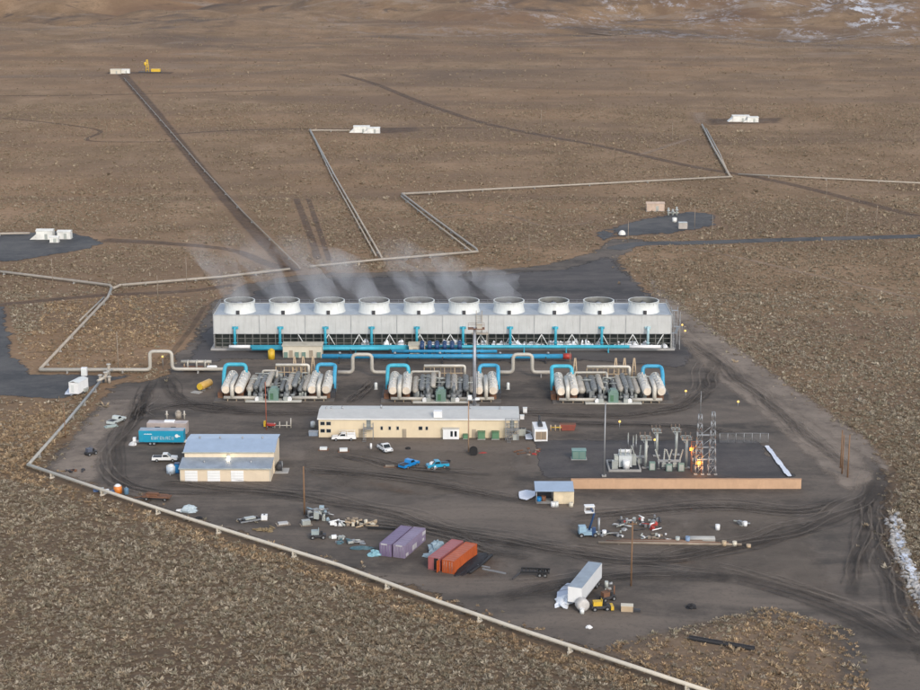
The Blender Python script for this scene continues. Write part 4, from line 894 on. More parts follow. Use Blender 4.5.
for lab, px, py, h_ in (('grey green control cabinet left of the square bus support', 652, 470, 1.9), ('grey green control cabinet between the circuit breakers', 669, 471, 1.6), ('grey green control cabinet at the amber lit bus support', 681, 471, 1.8)):
    t_ = T('control_cabinet', lab, 'cabinet', at(px, py), 0); B(0, 0, 0, 1.3, .9, h_).build('body', green, t_); B(0, -.47, .2, 1.0, .05, h_-.4).build('door', porcel, t_)
# lattice dead end structure
lt = T('lattice_tower', 'grey lattice dead end tower with a lightning spire in the substation', 'lattice tower', at(705.5, 475), 0)
def lattice(x, h_, wb, wt, name, nseg=7):
    m = MB()
    for k in range(nseg):
        z0, z1 = h_*k/nseg, h_*(k+1)/nseg; w0 = wb+(wt-wb)*k/nseg; w1 = wb+(wt-wb)*(k+1)/nseg
        c0 = [(x+a_*w0/2, b__*w0/2+.9, z0) for a_, b__ in ((-1, -1), (1, -1), (1, 1), (-1, 1))]; c1 = [(x+a_*w1/2, b__*w1/2+.9, z1) for a_, b__ in ((-1, -1), (1, -1), (1, 1), (-1, 1))]
        for i in range(4):
            j = (i+1) % 4; m.cyl(c0[i], c1[i], .085, 5); m.cyl(c0[i], c1[j], .055, 4); m.cyl(c1[i], c1[j], .05, 4)
    q = m.build(name, steel, lt)
    for sx in (-1, 1): B(x+sx*wb/2*.9, .9-wb/2, 0, .7, .7, .25).build('footing', conc, q)
    return q
lattice(-1.45, 13.6, 1.7, .7, 'lattice_column'); lattice(1.45, 14.2, 1.7, .6, 'lattice_column')
C((-1.45, .9, 13.6), (-1.45, .9, 19), .1, 6, r2=.03).build('spire', steel, lt)
m = MB()
for z in (3.2, 6.0, 8.8): m.box(0, .9, z, 3.6, .3, .25); m.cyl((-1.4, .9, z), (1.4, .9, z+2.4), .06, 5)
m.build('crossbeam', steel, lt)
for x in (-2.6, -3.6, -4.4):
    pass
ds = T('disconnect_switch', 'disconnect switch frame painted red with lamp glow, between the amber lamps and lattice tower', 'switch', at(696.5, 473), 0)
m = MB()
for x in (-1.1, 1.1):
    for y in (0, 1.6): m.box(x, y, 0, .14, .14, 6.8)
for z in (2.2, 4.2, 5.6, 6.7): m.box(0, 0, z, 2.4, .12, .12); m.box(0, 1.6, z, 2.4, .12, .12)
m.build('frame', mat('lamp red steel', (0.20, 0.09, 0.065), .7), ds)  # red lamp light is put into the steel colour here
for z in (2.3, 4.3):
    for x in (-.8, 0, .8): C((x, .8, z), (x, .8, z+.9), .14, 8).build('insulator', porcel, ds)
for lab, px, py, z in (('upper amber flood lamp burning beside the bus support', 691, 470.5, 4.6), ('lower amber flood lamp burning at the foot of the lattice tower', 698.5, 474, 2.2)):
    t_ = T('flood_lamp', lab, 'lamp', at(px, py), 0); C((0, 0, 0), (0, 0, z), .07, 8).build('post', steel, t_)
    hd_ = B(0, .1, z, .9, .4, .75).build('housing', dsteel, t_); B(0, -.13, z+.03, .8, .06, .69).build('lens', lamp_o, hd_); lamp_glow((0, -.9, z+.4), t_, 190, (1, .42, .1))
t_ = T('steel_pole', 'tall slim grey steel pole at the left of the substation', 'pole', at(604, 476.5), 0)
C((0, 0, 0), (0, 0, 16.8), .2, 10, r2=.11).build('shaft', steel, t_); B(0, 0, 0, 1.0, 1.0, .35).build('base_plate', conc, t_)
t_ = T('green_kiosk', 'grey green transformer kiosk at the substation left edge', 'kiosk', at(579, 460), 0)
B(0, .8, 0, 3.6, 2.3, .18).build('pad', conc, t_); B(0, .8, .18, 3.1, 1.8, 2.0).build('cabinet', mat('teal green paint', (0.10, 0.22, 0.20), .5), t_); B(-.75, -.14, .35, 1.3, .06, 1.6).build('door', green, t_); B(.75, -.14, .35, 1.3, .06, 1.6).build('door', green, t_); B(0, .8, 2.18, 3.3, 2.0, .12).build('lid', mat('pale teal lid', (0.2, .32, .29)), t_)
fc = T('chain_link_fence', 'faint chain link fence panels at the right end of the substation', 'fence', at(760, 443), 0)
mesh_m, t, b, o_ = nodes('chain link'); b.inputs['Base Color'].default_value = (.4, .41, .42, 1); b.inputs['Alpha'].default_value = .07; b.inputs['Metallic'].default_value = .5
for i, x in enumerate(range(-5, 2)):
    C((x*1.9, 0, 0), (x*1.9, 0, 2.4), .06, 6).build('post', steel, fc)
    if i < 6: B((x+.5)*1.9, 0, .1, 1.85, .02, 2.2).build('mesh_panel', mesh_m, fc)
MB().tube([(-9.5, 0, 2.4), (1.9, 0, 2.4)], .04, 6).build('top_rail', steel, fc)
# shelter by the wall
a, b_ = at(536, 504), at(573, 502); SWd = b_.x-a.x
sh = T('open_shelter', 'small open fronted shed with a blue roof at the wall end', 'shed', ((a.x+b_.x)/2, a.y, 0))
B(1.9, 1.9, 0, SWd-3.6, 3.8, 2.9).build('wall', mat('cream shed wall', (0.62, 0.52, 0.36), .65), sh); B(-SWd/2+1.7, 3.7, 0, 3.4, .12, 2.9).build('back_wall', dsteel, sh); B(-SWd/2+1.7, 1.9, .02, 3.4, 3.6, .08).build('floor', conc, sh)
MB().prism([(-.4, 2.85), (4.3, 3.5), (4.3, 3.62), (-.4, 2.97)], -SWd/2-.25, SWd/2+.1, 'x').build('roof', roofb, sh)
for x in (-SWd/2+.1,): C((x, .1, 0), (x, .1, 2.9), .08, 8).build('post', steel, sh)
for lab, px, py, rr_, h_, m_ in (('dark drum under the open shed roof', 539, 501.5, .5, 1.0, tblue), ('rusty drum under the open shed roof', 543.5, 501, .5, 1.1, rust), ('left white barrel in front of the cream shed', 553, 506.5, .45, 1.0, white), ('right white barrel in front of the cream shed', 556.5, 506.5, .4, 1.05, frp), ('cream barrel at the right corner of the shed', 571, 506.5, .45, .9, cream)):
    t_ = T('barrel', lab, 'barrel', at(px, py), 0, 'barrels at the open shed'); m = C((0, 0, 0), (0, 0, h_), rr_, 16)
    for z in (.02, h_*.36, h_*.68, h_-.05): m.cyl((0, 0, z), (0, 0, z+.04), rr_+.03, 16)
    m.build('drum_body', m_, t_); C((.15, 0, h_), (.15, 0, h_+.05), .06, 8).build('bung', dsteel, t_)

# ================================================================== POLES AND MASTS
ms = T('steel_mast', 'tall tapering grey steel mast with a platform behind the control building', 'mast', at(474.5, 407), 0)
C((0, 0, 0), (-.0, 0, 20.5), .52, 14, r2=.32).build('shaft', mat('mast grey', (0.33, 0.34, 0.37), .45, .3), ms); B(0, 0, 0, 2.4, 2.4, .5).build('footing', conc, ms)
m = B(.4, 0, 20.2, 4.2, 2.2, .15)
for x in (-1.6, 2.4):
    for y in (-1, 1): m.box(x, y, 20.35, .07, .07, 1.1)
for y in (-1, 1): m.tube([(-1.6, y, 21.4), (2.4, y, 21.4)], .04, 6)
m.build('platform', rust, ms); B(1.2, 0, 20.35, 1.3, 1.2, 1.3).build('relay_box', pipe_i, ms)
for dx in (-.9, .9): C((dx, .2, .4), (dx*.5, .2, 19), .05, 6).build('cable', dsteel, ms)
def wood_pole(label, px, row, h_, r=.17, arm=0, lean=0, name='utility_pole', m_=wood, group='timber utility poles'):
    t_ = T(name, label, 'utility pole', at(px, row), 0, group); C((0, 0, 0), (lean, 0, h_), r, 10, r2=r*.72).build('shaft', m_, t_)
    if arm: B(lean, 0, h_-.6, arm, .14, .16).build('crossarm', m_, t_); [C((lean+x, 0, h_-.44), (lean+x, 0, h_-.15), .07, 6).build('insulator', porcel, t_) for x in (-arm*.42, arm*.42)]
    return t_
lp = wood_pole('tan lamp pole with a white lamp head in front of the control building', 468.5, 452, 12.8, .17, m_=mat('tan pole', (0.36, .24, .16), .8), name='lamp_pole', group='tan and rusty lamp poles')
B(1.0, 0, 12.3, 2.6, .5, .3).build('bracket', steel, lp); q = B(.3, 0, 12.6, .9, .7, .9).build('lamp_head', white, lp); B(2.0, -.1, 12.5, 1.0, .7, .4).build('lamp_head', white, lp)
wood_pole('timber pole with no arms near the workshop right of its tank', 304.5, 514.5, 10.4, .2)
wood_pole('lone timber pole beside the white semi trailer', 631, 586, 12.6, .17, 1.6)
for k, (px, py, h_) in enumerate(((840.5, 468, 8.8), (838, 460, 6.6), (842, 474, 9.0), (847.5, 477.5, 9.8))):
    if k == 1: continue
    wood_pole(['left timber pole of the clump of three at the right bend', '', 'middle timber pole of the clump of three at the right bend', 'right timber pole of the clump of three at the right bend'][k], px, py, h_, .19)
wood_pole('rust red lamp pole in front of the left power unit', 266.5, 430, 12.0, .12, m_=mat('rust red pole', (.34, .09, .05), .7), name='lamp_pole', group='tan and rusty lamp poles')
wood_pole('pair of red poles at the left boundary, nearer one', 66, 436, 8.4, .12, m_=mat('rust red pole', (.34, .09, .05), .7)) if False else wood_pole('reddish pole among scrub by the left boundary pipeline', 65.5, 438, 8.5, .13)
far_poles = [(118.5, 371, 11, 'slim pole behind the cream pipeline left of the arch'), (187, 290, 11, 'slim pole by the junction left of the steam'), (53, 288, 10, 'slim pole above the pale pipeline at the left edge'), (158, 300, 8, 'short slim pole between the two left pipelines'),
             (541, 130, 12, 'slim pole in the far middle of the plain'), (529, 258, 9, 'slim pole just behind the steam'), (694.5, 228, 9, 'slim pole on the right well pad, left one'), (712, 238, 9, 'slim pole on the right well pad, right one'), (826, 204, 11, 'slim pole below the right edge pipeline'),
             (846, 234, 11, 'slim pole above the road at the right edge'), (628, 242, 8, 'slim pole beside the small pad with a white dome'), (876, 228, 9, 'rightmost slim pole above the road'), (672, 145, 12, 'slim pole left of the far right well pad'), (570, 366, 4, 'thin post next to the red pipe cap')]
for px, py, h_, lab in far_poles: wood_pole(lab, px, py, h_, .13, group='slim poles on the plain', m_=plank)
def lamp_post(label, px, row, h_, lit=True):
    t_ = T('yard_lamp', label, 'lamp', at(px, row), 0, 'small lit lamps round the yard'); C((0, 0, 0), (0, 0, h_), .06, 6).build('post', steel, t_)
    q = MB().lathe([(.05, 0), (.26, .08), (.3, .34), (.17, .5), (.02, .55)], 12, (0, 0, h_)).build('globe', lamp_y if lit else white, t_)
for lab, px, py, h_ in (('small yellow lamp right of the middle of the substation rear', 619.5, 429, 1.6), ('yellow lamp on open gravel right of the right power unit', 685.5, 398, 1.6), ('yellow lamp beside the dirt road right of the substation', 738, 406.5, 1.0), ('yellow lamp under the pipeline arch', 163, 369, 3.2),
                        ('pale lamp between the bus supports', 654.5, 450, 2.2), ('pale lamp right of the cooling tower stair', 682, 331, 1.6), ('yellow lamp right of the tower stair, lower one', 685, 335, 1.0)): lamp_post(lab, px, py, h_)

# ================================================================== TRAILERS, CONTAINERS, VEHICLES
def wheel_on(parent, x, y, r, w_=.3, axis='y', name='wheel'):
    d = Vector((0, w_/2, 0)) if axis == 'y' else Vector((w_/2, 0, 0)); c_ = Vector((x, y, r))
    q = C(c_-d, c_+d, r, 16).build(name, black, parent); C(c_-d*1.1, c_+d*1.1, r*.5, 12).build('rim', steel, q); return q
def px_dir(p0, p1): a, b_ = at(*p0), at(*p1); return a, math.atan2(b_.y-a.y, b_.x-a.x), (b_-a).length
def container(label, p_near, rz, m_, L=12.2, door_m=None, open_door=False, group=None, patch=()):
    """near end at y = 0, runs along +y"""
    t_ = T('shipping_container', label, 'container', at(*p_near), rz, group); w_, h_ = 2.44, 2.6
    for sx in (-1, 1):
        m = MB(); n_ = 44; pts = []
        for i in range(n_):
            y = .08+(L-.16)*i/(n_-1); d = .035 if (i//2) % 2 else 0; pts.append((sx*(w_/2-.03-d), y))
        vs = [(x, y, .14) for x, y in pts] + [(x, y, h_-.1) for x, y in pts]; m.add(vs, [(i, i+1, n_+i+1, n_+i) for i in range(n_-1)]); m.build('side_panel', m_, t_)
    m = MB(); n_ = 40
    vs = [(sx*(w_/2-.04), .1+(L-.2)*i/(n_-1), h_-.03-(.03 if (i//2) % 2 else 0)) for sx in (-1, 1) for i in range(n_)]; m.add(vs, [(i, i+1, n_+i+1, n_+i) for i in range(n_-1)]); m.build('roof', m_, t_)
    B(0, L/2, .05, w_-.1, L-.1, .12).build('floor', dsteel, t_); B(0, L-.06, .12, w_-.1, .1, h_-.2).build('end_wall', m_, t_)
    fr_ = MB()
    for sx in (-1, 1):
        for y in (.08, L-.08): fr_.box(sx*(w_/2-.07), y, 0, .15, .16, h_)
        fr_.box(sx*(w_/2-.05), L/2, 0, .1, L-.3, .15); fr_.box(sx*(w_/2-.05), L/2, h_-.1, .1, L-.3, .1)
    for y in (.08, L-.08): fr_.box(0, y, h_-.12, w_-.28, .14, .12); fr_.box(0, y, 0, w_-.28, .14, .12)
    fr_.build('frame', m_, t_)
    if open_door:
        d1 = B(-.62, .12, .14, 1.1, .08, h_-.28).build('door', m_, t_)
        d2 = B(w_/2-.1, -.58, .14, .07, 1.15, h_-.28).build('door', door_m or m_, t_); d2.rotation_euler = (0, 0, 0)
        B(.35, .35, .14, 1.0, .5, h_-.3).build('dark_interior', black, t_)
        B(.62, .14, .16, .95, .05, h_-.34).build('inner_door', white, t_)
    else:
        for sx in (-1, 1):
            d1 = B(sx*.57, .04, .14, 1.1, .07, h_-.28).build('door', door_m or m_, t_)
            for x in (-.25, .25): C((sx*.57+x, -.03, .2), (sx*.57+x, -.03, h_-.2), .03, 6).build('lock_bar', steel, d1)
    for k, (y, z, sy, sz) in enumerate(patch): B(w_/2-.01, y, z, .04, sy, sz).build('white_marking', mat('faded white lettering', (0.50, 0.48, 0.50), .6), t_)
    for y in ((.3,) if patch else ()): B(-.3 if len(patch) == 1 else 0, -.0, h_-.3, 1.3, .05, .28).build('white_marking', mat('faded white lettering', (0.50, 0.48, 0.50), .6), t_)
    return t_
def box_ang(p0, p1): a, ang, L = px_dir(p0, p1); return ang - PI/2, L
rzp, Lp = box_ang((388, 557), (410, 538)); rzr, Lr = box_ang((437, 573), (463, 553))
print('container directions', math.degrees(rzp), Lp, math.degrees(rzr), Lr)
container('faded purple shipping container, the left one of the pair, pressed beside its twin', (385.5, 556.5), rzp, purple, 10.8, group='shipping containers in two pairs', patch=[(3, 1.9, .5, .3)])
container('faded purple shipping container with white markings along its right side', (399, 558), rzp, mat('pale purple container paint', (0.23, 0.185, 0.27), .55, var=.15, streak=.3), 10.8, group='shipping containers in two pairs', patch=[(1.2, .2, 1.2, .6), (5.0, .3, 2.2, 1.0), (10.0, 1.5, 1.6, .7), (9.6, .4, .8, .5)])
container('dull pink red shipping container with an open door showing dark inside', (434, 570.5), rzr, mat('pink red container paint', (0.34, 0.11, 0.11), .55, var=.15, streak=.25), 10.6, orred, True, group='shipping containers in two pairs')
container('vivid orange red shipping container on the right of its pair', (448, 573.5), rzr, orred, 10.6, group='shipping containers in two pairs')
def lumpy(name, label, cat, px, row, sx, sy, h_, m_, seed, rz=0, jag=.35, group=None): return tag(MB().lump(0, 0, sx, sy, h_, 16, 6, seed, jag).build(name, m_, None, at(px, row), rz), label, cat, group)
t_ = T('black_liner', 'black plastic liner bundle spread on gravel right of the red containers', 'liner', at(469, 566), rzr)
MB().lump(0, 1, 2.0, 6.8, .55, 22, 5, 4, .12).build('sheet', tarp_k, t_); MB().tube([(1.9, -4, .3), (2.2, 1, .35), (1.9, 6.5, .3)], .28, 8).build('rolled_edge', tarp_k, t_)
lumpy('tarp_heap', 'pale blue tarp covered heap behind the pink red container', 'tarp', 437, 551, 1.9, 2.2, 2.0, sky_b, 5); lumpy('tarp_heap', 'flat grey blue sheet lying left of the pink red container', 'tarp', 430, 556, 1.4, 1.0, .5, sky_b, 6)
lumpy('tarp_heap', 'crumpled light cyan tarp at the foot of the purple containers', 'tarp', 375, 555, 1.3, 1.1, 1.0, mat('light cyan tarp', (.22, .42, .48), .5, bump=.6), 7)
lumpy('tarp_heap', 'long dull teal tarp lying left of the purple containers', 'tarp', 362, 549, 2.4, .8, .6, mat('dull teal tarp', (.07, .14, .17), .6, bump=.6), 8)

# white semi trailer
rzs, Ls = box_ang((575, 605), (594, 581)); print('semi', math.degrees(rzs), Ls)
t_ = T('semi_trailer', 'white box semi trailer with a snow drift along its left side', 'semi trailer', at(574.5, 608.5), rzs)
Lt = 13.2; bd = MB().box(0, Lt/2, 1.15, 2.6, Lt, 2.85).build('box_body', mat('semi trailer white', (0.66, 0.67, 0.68), .4, var=.05, streak=.12, corr=.8), t_)
B(0, Lt/2, 4.0, 2.56, Lt-.06, .06).build('roof', mat('trailer roof', (0.30, 0.35, 0.40), .45, .2), t_); B(0, -.03, 1.2, 2.5, .07, 2.75).build('front_wall', white, t_)
for sx in (-1, 1): B(sx*.55, Lt+.03, 1.25, 1.15, .06, 2.65).build('rear_door', white, t_); B(sx*1.27, Lt/2, 1.1, .08, Lt, .16).build('side_rail', steel, t_); B(sx*.8, 2.8, 0, .16, .16, 1.15).build('landing_leg', dsteel, t_)
for y in (Lt-1.5, Lt-2.8):
    for sx in (-1, 1): wheel_on(t_, sx*.95, y, .52, .55, 'x')
B(0, Lt-2.1, .6, 1.4, 3, .5).build('bogie', dsteel, t_)
lumpy('snow_heap', 'bluish snow drift along the left side of the white semi trailer', 'snow', 565, 602, 1.6, 3.2, .9, ice, 12, rzs)
t_ = T('round_drum', 'pale grey round tank on its side at the corner of the semi trailer', 'tank', at(582.5, 611), .3)
C((0, -.5, 1.2), (0, .9, 1.2), 1.15, 20, dome=.2).build('shell', mat('pale grey tank', (.5, .48, .46), .5), t_); B(0, .1, 0, 1.3, .9, .35).build('cradle', dsteel, t_)
t_ = T('white_barrel', 'small white barrel in front of the pale grey round tank', 'barrel', at(582, 613.5), 0); C((0, 0, 0), (0, 0, .9), .4, 14).build('drum_body', frp, t_); C((0, 0, .9), (0, 0, .97), .42, 14).build('lid', white, t_)

# cyan trailer with faded lettering, and the beige one behind
a, b_ = at(139, 446), at(184, 446); TL_ = b_.x-a.x
t_ = T('box_trailer', 'cyan blue box trailer with white lettering on its side', 'trailer', ((a.x+b_.x)/2, a.y, 0), -.02)
B(0, 1.3, .9, TL_, 2.5, 2.75).build('box_body', trlblu, t_); B(0, 1.3, 3.65, TL_-.1, 2.45, .08).build('roof', mat('trailer roof', (.3, .35, .4)), t_)
B(-TL_/2+.5, -.01, 1.0, .9, .06, 2.5).build('side_door', mat('cyan trailer door', (0.02, 0.30, 0.45), .4), t_)
lt_ = MB(); rr = random.Random(5); x = -2.35                       # worn block letters, too faint to read in the photograph
for k in range(8):
    w_ = .52; lt_.box(x+.08, .03, 1.55, .12, .06, .75); 
    if k % 2: lt_.box(x+w_-.08, .03, 1.55, .12, .06, .75)
    if k % 3 != 1: lt_.box(x+w_/2, .03, 2.2, w_-.1, .06, .11)
    if k % 3 != 2: lt_.box(x+w_/2, .03, 1.55, w_-.1, .06, .11)
    if k % 4 < 2: lt_.box(x+w_/2, .03, 1.87, w_-.1, .06, .1)
    x += .68
lt_.build('lettering', mat('faded pale blue lettering', (0.42, 0.56, 0.62), .5), t_)['kind'] = 'stuff'
sm = MB()
for k in range(7): sm.box(-TL_/2+1.3+k*.28, .03, 2.75, .2, .06, .22 if k % 2 else .16)
sm.build('small_lettering', white, t_)['kind'] = 'stuff'
em = MB().cyl((TL_/2-1.6, .04, 2.45), (TL_/2-1.6, .0, 2.45), .42, 16); em.box(TL_/2-1.0, .02, 2.25, .4, .05, .25); em.build('emblem', white, t_)
for x in (-TL_/2+2.6, -TL_/2+3.5): wheel_on(t_, x, .25, .5, .3); wheel_on(t_, x, 2.35, .5, .3)
MB().box(-TL_/2-.7, 1.3, .6, 1.6, 1.2, .25).build('drawbar', steel, t_); B(-TL_/2-1.2, 1.0, .85, .7, .8, .9).build('propane_box', white, t_)
MB().lump(-TL_/2-1.5, .6, .9, .7, .8, 10, 4, 3).build('cover', mat('pale cover', (.6, .6, .6)), t_)
a, b_ = at(147, 437), at(187, 437)
t_ = T('box_trailer', 'beige box trailer parked behind the cyan trailer', 'trailer', ((a.x+b_.x)/2, a.y, 0), -.05); L2 = b_.x-a.x
B(0, 1.3, .8, L2, 2.5, 2.5).build('box_body', beige, t_); B(0, 1.3, 3.3, L2-.1, 2.4, .1).build('roof', mat('beige roof', (.5, .44, .42)), t_); B(.5, 1.3, 3.4, 2.4, 1.2, .35).build('roof_unit', white, t_)
for x in (-2.2, 1.6): B(x, -.0, 1.7, 1.2, .08, .8).build('window', glass, t_)
for x in (-.5, .5): wheel_on(t_, x, .3, .45); wheel_on(t_, x, 2.3, .45)
t_ = T('pale_beam', 'white plank pile sticking out at the upper left workshop corner', 'planks', at(180, 443.5), -.02)
B(0, .3, .3, 4.2, .9, .3).build('plank_layer', white, t_); B(.3, .35, .62, 3.6, .5, .2).build('plank_layer', frp, t_)
for x in (-1.5, 1.5): B(x, .3, 0, .3, .9, .3).build('sleeper', plank, t_)

def pickup(label, px, row, rz, m_=white, bed=True, L=5.7, group=None, name='pickup_truck', cat='pickup truck', rack=False):
    t_ = T(name, label, cat, at(px, row), rz, group); w_ = 1.95; h = L/2
    m = MB().prism([(-h, .5), (-h+.05, 1.0), (-h*.98, 1.12), (h*.42, 1.12), (h*.95, 1.02), (h, .85), (h, .5)], -w_/2, w_/2)
    m.build('body', m_, t_)
    c0, c1 = (-.55, 1.35) if bed else (-h+.15, 1.35)
    cab = MB().prism([(c0, 1.12), (c0+.15, 1.82), (c1-.75, 1.82), (c1, 1.12)], -w_/2+.1, w_/2-.1).build('cab', m_, t_)
    for sy in (-1, 1): MB().prism([(c0+.15, 1.2), (c0+.25, 1.7), (c1-.8, 1.7), (c1-.3, 1.2)], sy*(w_/2-.1)-.015, sy*(w_/2-.1)+.015).build('side_window', glass, cab)
    q = MB().add([(c1-.02, -.8, 1.16), (c1-.02, .8, 1.16), (c1-.68, .75, 1.8), (c1-.68, -.75, 1.8)], [(0, 1, 2, 3)]); [q.v.__setitem__(i, (p[0]+.05, p[1], p[2])) for i, p in enumerate(q.v)]; q.build('windscreen', glass, cab)
    if bed: B(-1.65, 0, 1.0, 2.0, 1.6, .14).build('load_bed', dsteel, t_)
    for x in (-h+1.15, h-1.0):
        for sy in (-1, 1): wheel_on(t_, x, sy*.85, .38, .28)
    for sy in (-1, 1): B(h-.02, sy*.7, .8, .08, .35, .16).build('headlight', glass, t_)
    B(h+.02, 0, .45, .12, 1.8, .22).build('bumper', steel, t_)
    if rack:
        m = MB()
        for x in (-2.5, -.8):
            for sy in (-1, 1): m.box(x, sy*.9, 1.1, .08, .08, 1.0)
        for sy in (-1, 1): m.tube([(-2.7, sy*.9, 2.1), (1.2, sy*.9, 2.1)], .05, 6)
        m.build('ladder_rack', white, t_); B(-1.7, .85, 1.1, 1.9, .35, .5).build('tool_box', white, t_); B(-1.7, -.85, 1.1, 1.9, .35, .5).build('tool_box', white, t_)
    return t_
pickup('white pickup truck parked between the cyan trailer and the workshop', 165, 461, .03)
pickup('white pickup truck with a service rack at the control building left end', 344, 440, PI+.04, rack=True)
pickup('small white and black pickup parked nose out before the control building', 385, 451, -1.1, L=4.6)
pickup('cyan blue pickup truck in front of the control building, the left one', 409, 467, .9, mat('vivid blue car paint', (0.01, 0.22, 0.55), .3), L=5.2)
pickup('blue pickup truck with a white bonnet beside two black tyres', 437.5, 468, PI+.3, mat('cyan car paint', (0.02, 0.30, 0.48), .3), L=5.0)
lumpy('white_cover', 'white sheet over the front of the blue pickup truck', 'sheet', 433, 468.5, 1.1, .9, 1.5, mat('white sheet', (.68, .7, .72), .6, bump=.4), 21)
def tyre(label, px, row, r=.55, flat=True):
    t_ = T('loose_tyre', label, 'tyre', at(px, row), 0, 'loose tyres'); MB().lathe([(r*.5, .02), (r*.9, 0), (r, .1), (r, .28), (r*.9, .38), (r*.5, .36), (r*.45, .2), (r*.5, .02)], 18).build('tread', black, t_)
for lab, px, py, r in (('upper loose black tyre beside the blue pickup truck', 448, 462, .6), ('lower loose black tyre beside the blue pickup truck', 448, 470, .55), ('small dark tyre above the cyan blue pickup', 408, 449, .6), ('dark tyre pile leftmost by the near pipeline', 190, 520, .7), ('dark tyre pile just right of another by the near pipeline', 199, 519, .7)): tyre(lab, px, py, r)
t_ = T('cable_reel', 'black cable reel at the foot of the tan lamp pole', 'cable reel', at(473.5, 455), 0)
for y in (-.7, .7): C((0, y-.06, .95), (0, y+.06, .95), .95, 18).build('flange', black, t_)
C((0, -.6, .95), (0, .6, .95), .6, 14).build('cable', dsteel, t_)
lumpy('red_cloth', 'red netting lying right of the cable reel', 'netting', 483, 453, .9, .5, .2, redp, 31)
def pallet(label, px, row, w_=2.0, d=1.4, rz=0, m_=plank, load=None, h_=.5):
    t_ = T('pallet', label, 'pallet', at(px, row), rz, 'pallets and loads in the yard')
    for y in (-d/2+.08, 0, d/2-.08): B(0, y, 0, w_, .12, .12).build('bearer', m_, t_)
    m = MB()
    for k in range(6): m.box(-w_/2+.15+k*(w_-.3)/5, 0, .12, (w_/6)*.75, d, .04)
    m.build('deck', m_, t_)['kind'] = 'stuff'
    if load: B(0, 0, .17, w_*.7, d*.7, h_).build('load', load, t_)
    return t_
pallet('pallet with pale box below the left end of the control building', 323.5, 450, 2.4, 1.6, 0, rust, frp, .5); pallet('pallet with pale box right of the leftmost pallet', 343.5, 451.5, 2.6, 1.6, .1, rust, frp, .6); pallet('dark pallet left of the cyan blue pickup', 390, 467, 2.8, 1.2, 0, rust, plank, .25)
t_ = T('white_post', 'short white bollard left of the white and black pickup', 'bollard', at(371, 449), 0); C((0, 0, 0), (0, 0, 1.3), .25, 10).build('post', white, t_); C((0, 0, 1.3), (0, 0, 1.4), .27, 10, r2=.1).build('cap', white, t_)
t_ = T('white_post', 'short white barrel at the left end of the control building', 'bollard', at(313, 427), 0); C((0, 0, 0), (0, 0, 1.3), .6, 12).build('post', frp, t_); C((0, 0, 1.3), (0, 0, 1.45), .6, 12, r2=.2).build('cap', white, t_)
t_ = T('tool_crate', 'grey crate of gear at the left end of the control building', 'crate', at(313.5, 436), 0); B(0, .4, 0, 2.2, 1.2, 1.0).build('case', mat('blue grey crate', (.22, .27, .34)), t_); B(0, .4, 1.0, 2.3, 1.3, .12).build('lid', steel, t_)

# white tool trailer by the left pipelines, flatbed truck, small machines
t_ = T('tool_trailer', 'white enclosed tool trailer on the wet road at the left pipelines', 'trailer', at(74, 396), -.3)
B(0, 2.6, .6, 2.7, 5.2, 2.9).build('box_body', white, t_); MB().prism([(-1.4, 3.5), (0, 3.85), (1.4, 3.5), (1.4, 3.58), (0, 3.95), (-1.4, 3.58)], -.1, 5.3).build('roof', frp, t_)
for y in (2.2, 3.0):
    for sx in (-1, 1): wheel_on(t_, sx*1.3, y, .4, .25, 'x')
B(-1.36, 1.4, .8, .05, .9, 2.0).build('door', porcel, t_); B(-.3, -.05, 1.0, .9, .06, 1.9).build('front_door', frp, t_); B(1.6, 3.4, .5, .5, 1.6, .9).build('side_box', porcel, t_); B(0, -.8, .45, .2, 1.6, .18).build('drawbar', steel, t_)
t_ = T('white_cabinet', 'white cabinet on the pipeline above the white tool trailer', 'cabinet', at(84.5, 375.5), 0); B(0, 0, 0, 1.5, 1.2, 2.2).build('body', white, t_); B(0, -.63, .2, 1.2, .05, 1.8).build('door', frp, t_)
t_ = pickup('white flatbed truck with a pale green bed in the left yard', 116.5, 423, 1.15, mat('pale truck paint', (.48, .52, .5), .4), L=5.6, name='flatbed_truck', cat='truck')
t_ = T('pale_sheet', 'pale green metal sheets beside the white flatbed truck', 'sheets', at(111, 427), .5); B(0, 0, 0, 3.2, 1.4, .25).build('lower_sheet', mat('pale green sheet', (.30, .38, .36)), t_); B(.2, .1, .26, 2.6, 1.1, .15).build('upper_sheet', mat('paler green sheet', (.40, .47, .45)), t_)
def small_machine(label, px, row, rz, m_, L=2.6, name='small_machine', cat='machine', mast=0, wheels=True):
    t_ = T(name, label, cat, at(px, row), rz); B(0, 0, .45, L, 1.2, .5).build('chassis', dsteel, t_); B(-L*.18, 0, .95, L*.45, 1.1, .8).build('engine_cover', m_, t_)
    if wheels:
        for x in (-L*.33, L*.33):
            for sy in (-1, 1): wheel_on(t_, x, sy*.65, .42, .28)
    B(L*.22, 0, .95, .5, .7, .5).build('seat', black, t_); MB().tube([(L*.05, -.5, .9), (L*.05, -.5, 2.1), (L*.05, .5, 2.1), (L*.05, .5, .9)], .05, 6).build('roll_bar', m_, t_)
    if mast: MB().tube([(L*.5, 0, .5), (L*.5, 0, mast)], .12, 8).build('mast', m_, t_)
    return t_
small_machine('small dark quad vehicle alone in the left yard', 91, 455, .8, mat('dark blue grey', (.08, .09, .12)), 2.6)
small_machine('yellow compact loader beside the white semi trailer', 600.5, 610, .1, yellow, 3.4, 'compact_loader', 'loader')
B(2.0, 0, .2, .5, 1.7, .7).build('bucket', yellow, bpy.data.objects['compact_loader'])
small_machine('rust brown drilling machine with a mast behind the yellow loader', 607.5, 600.5, .5, rust, 2.8, 'drill_rig', 'machine', 2.6)
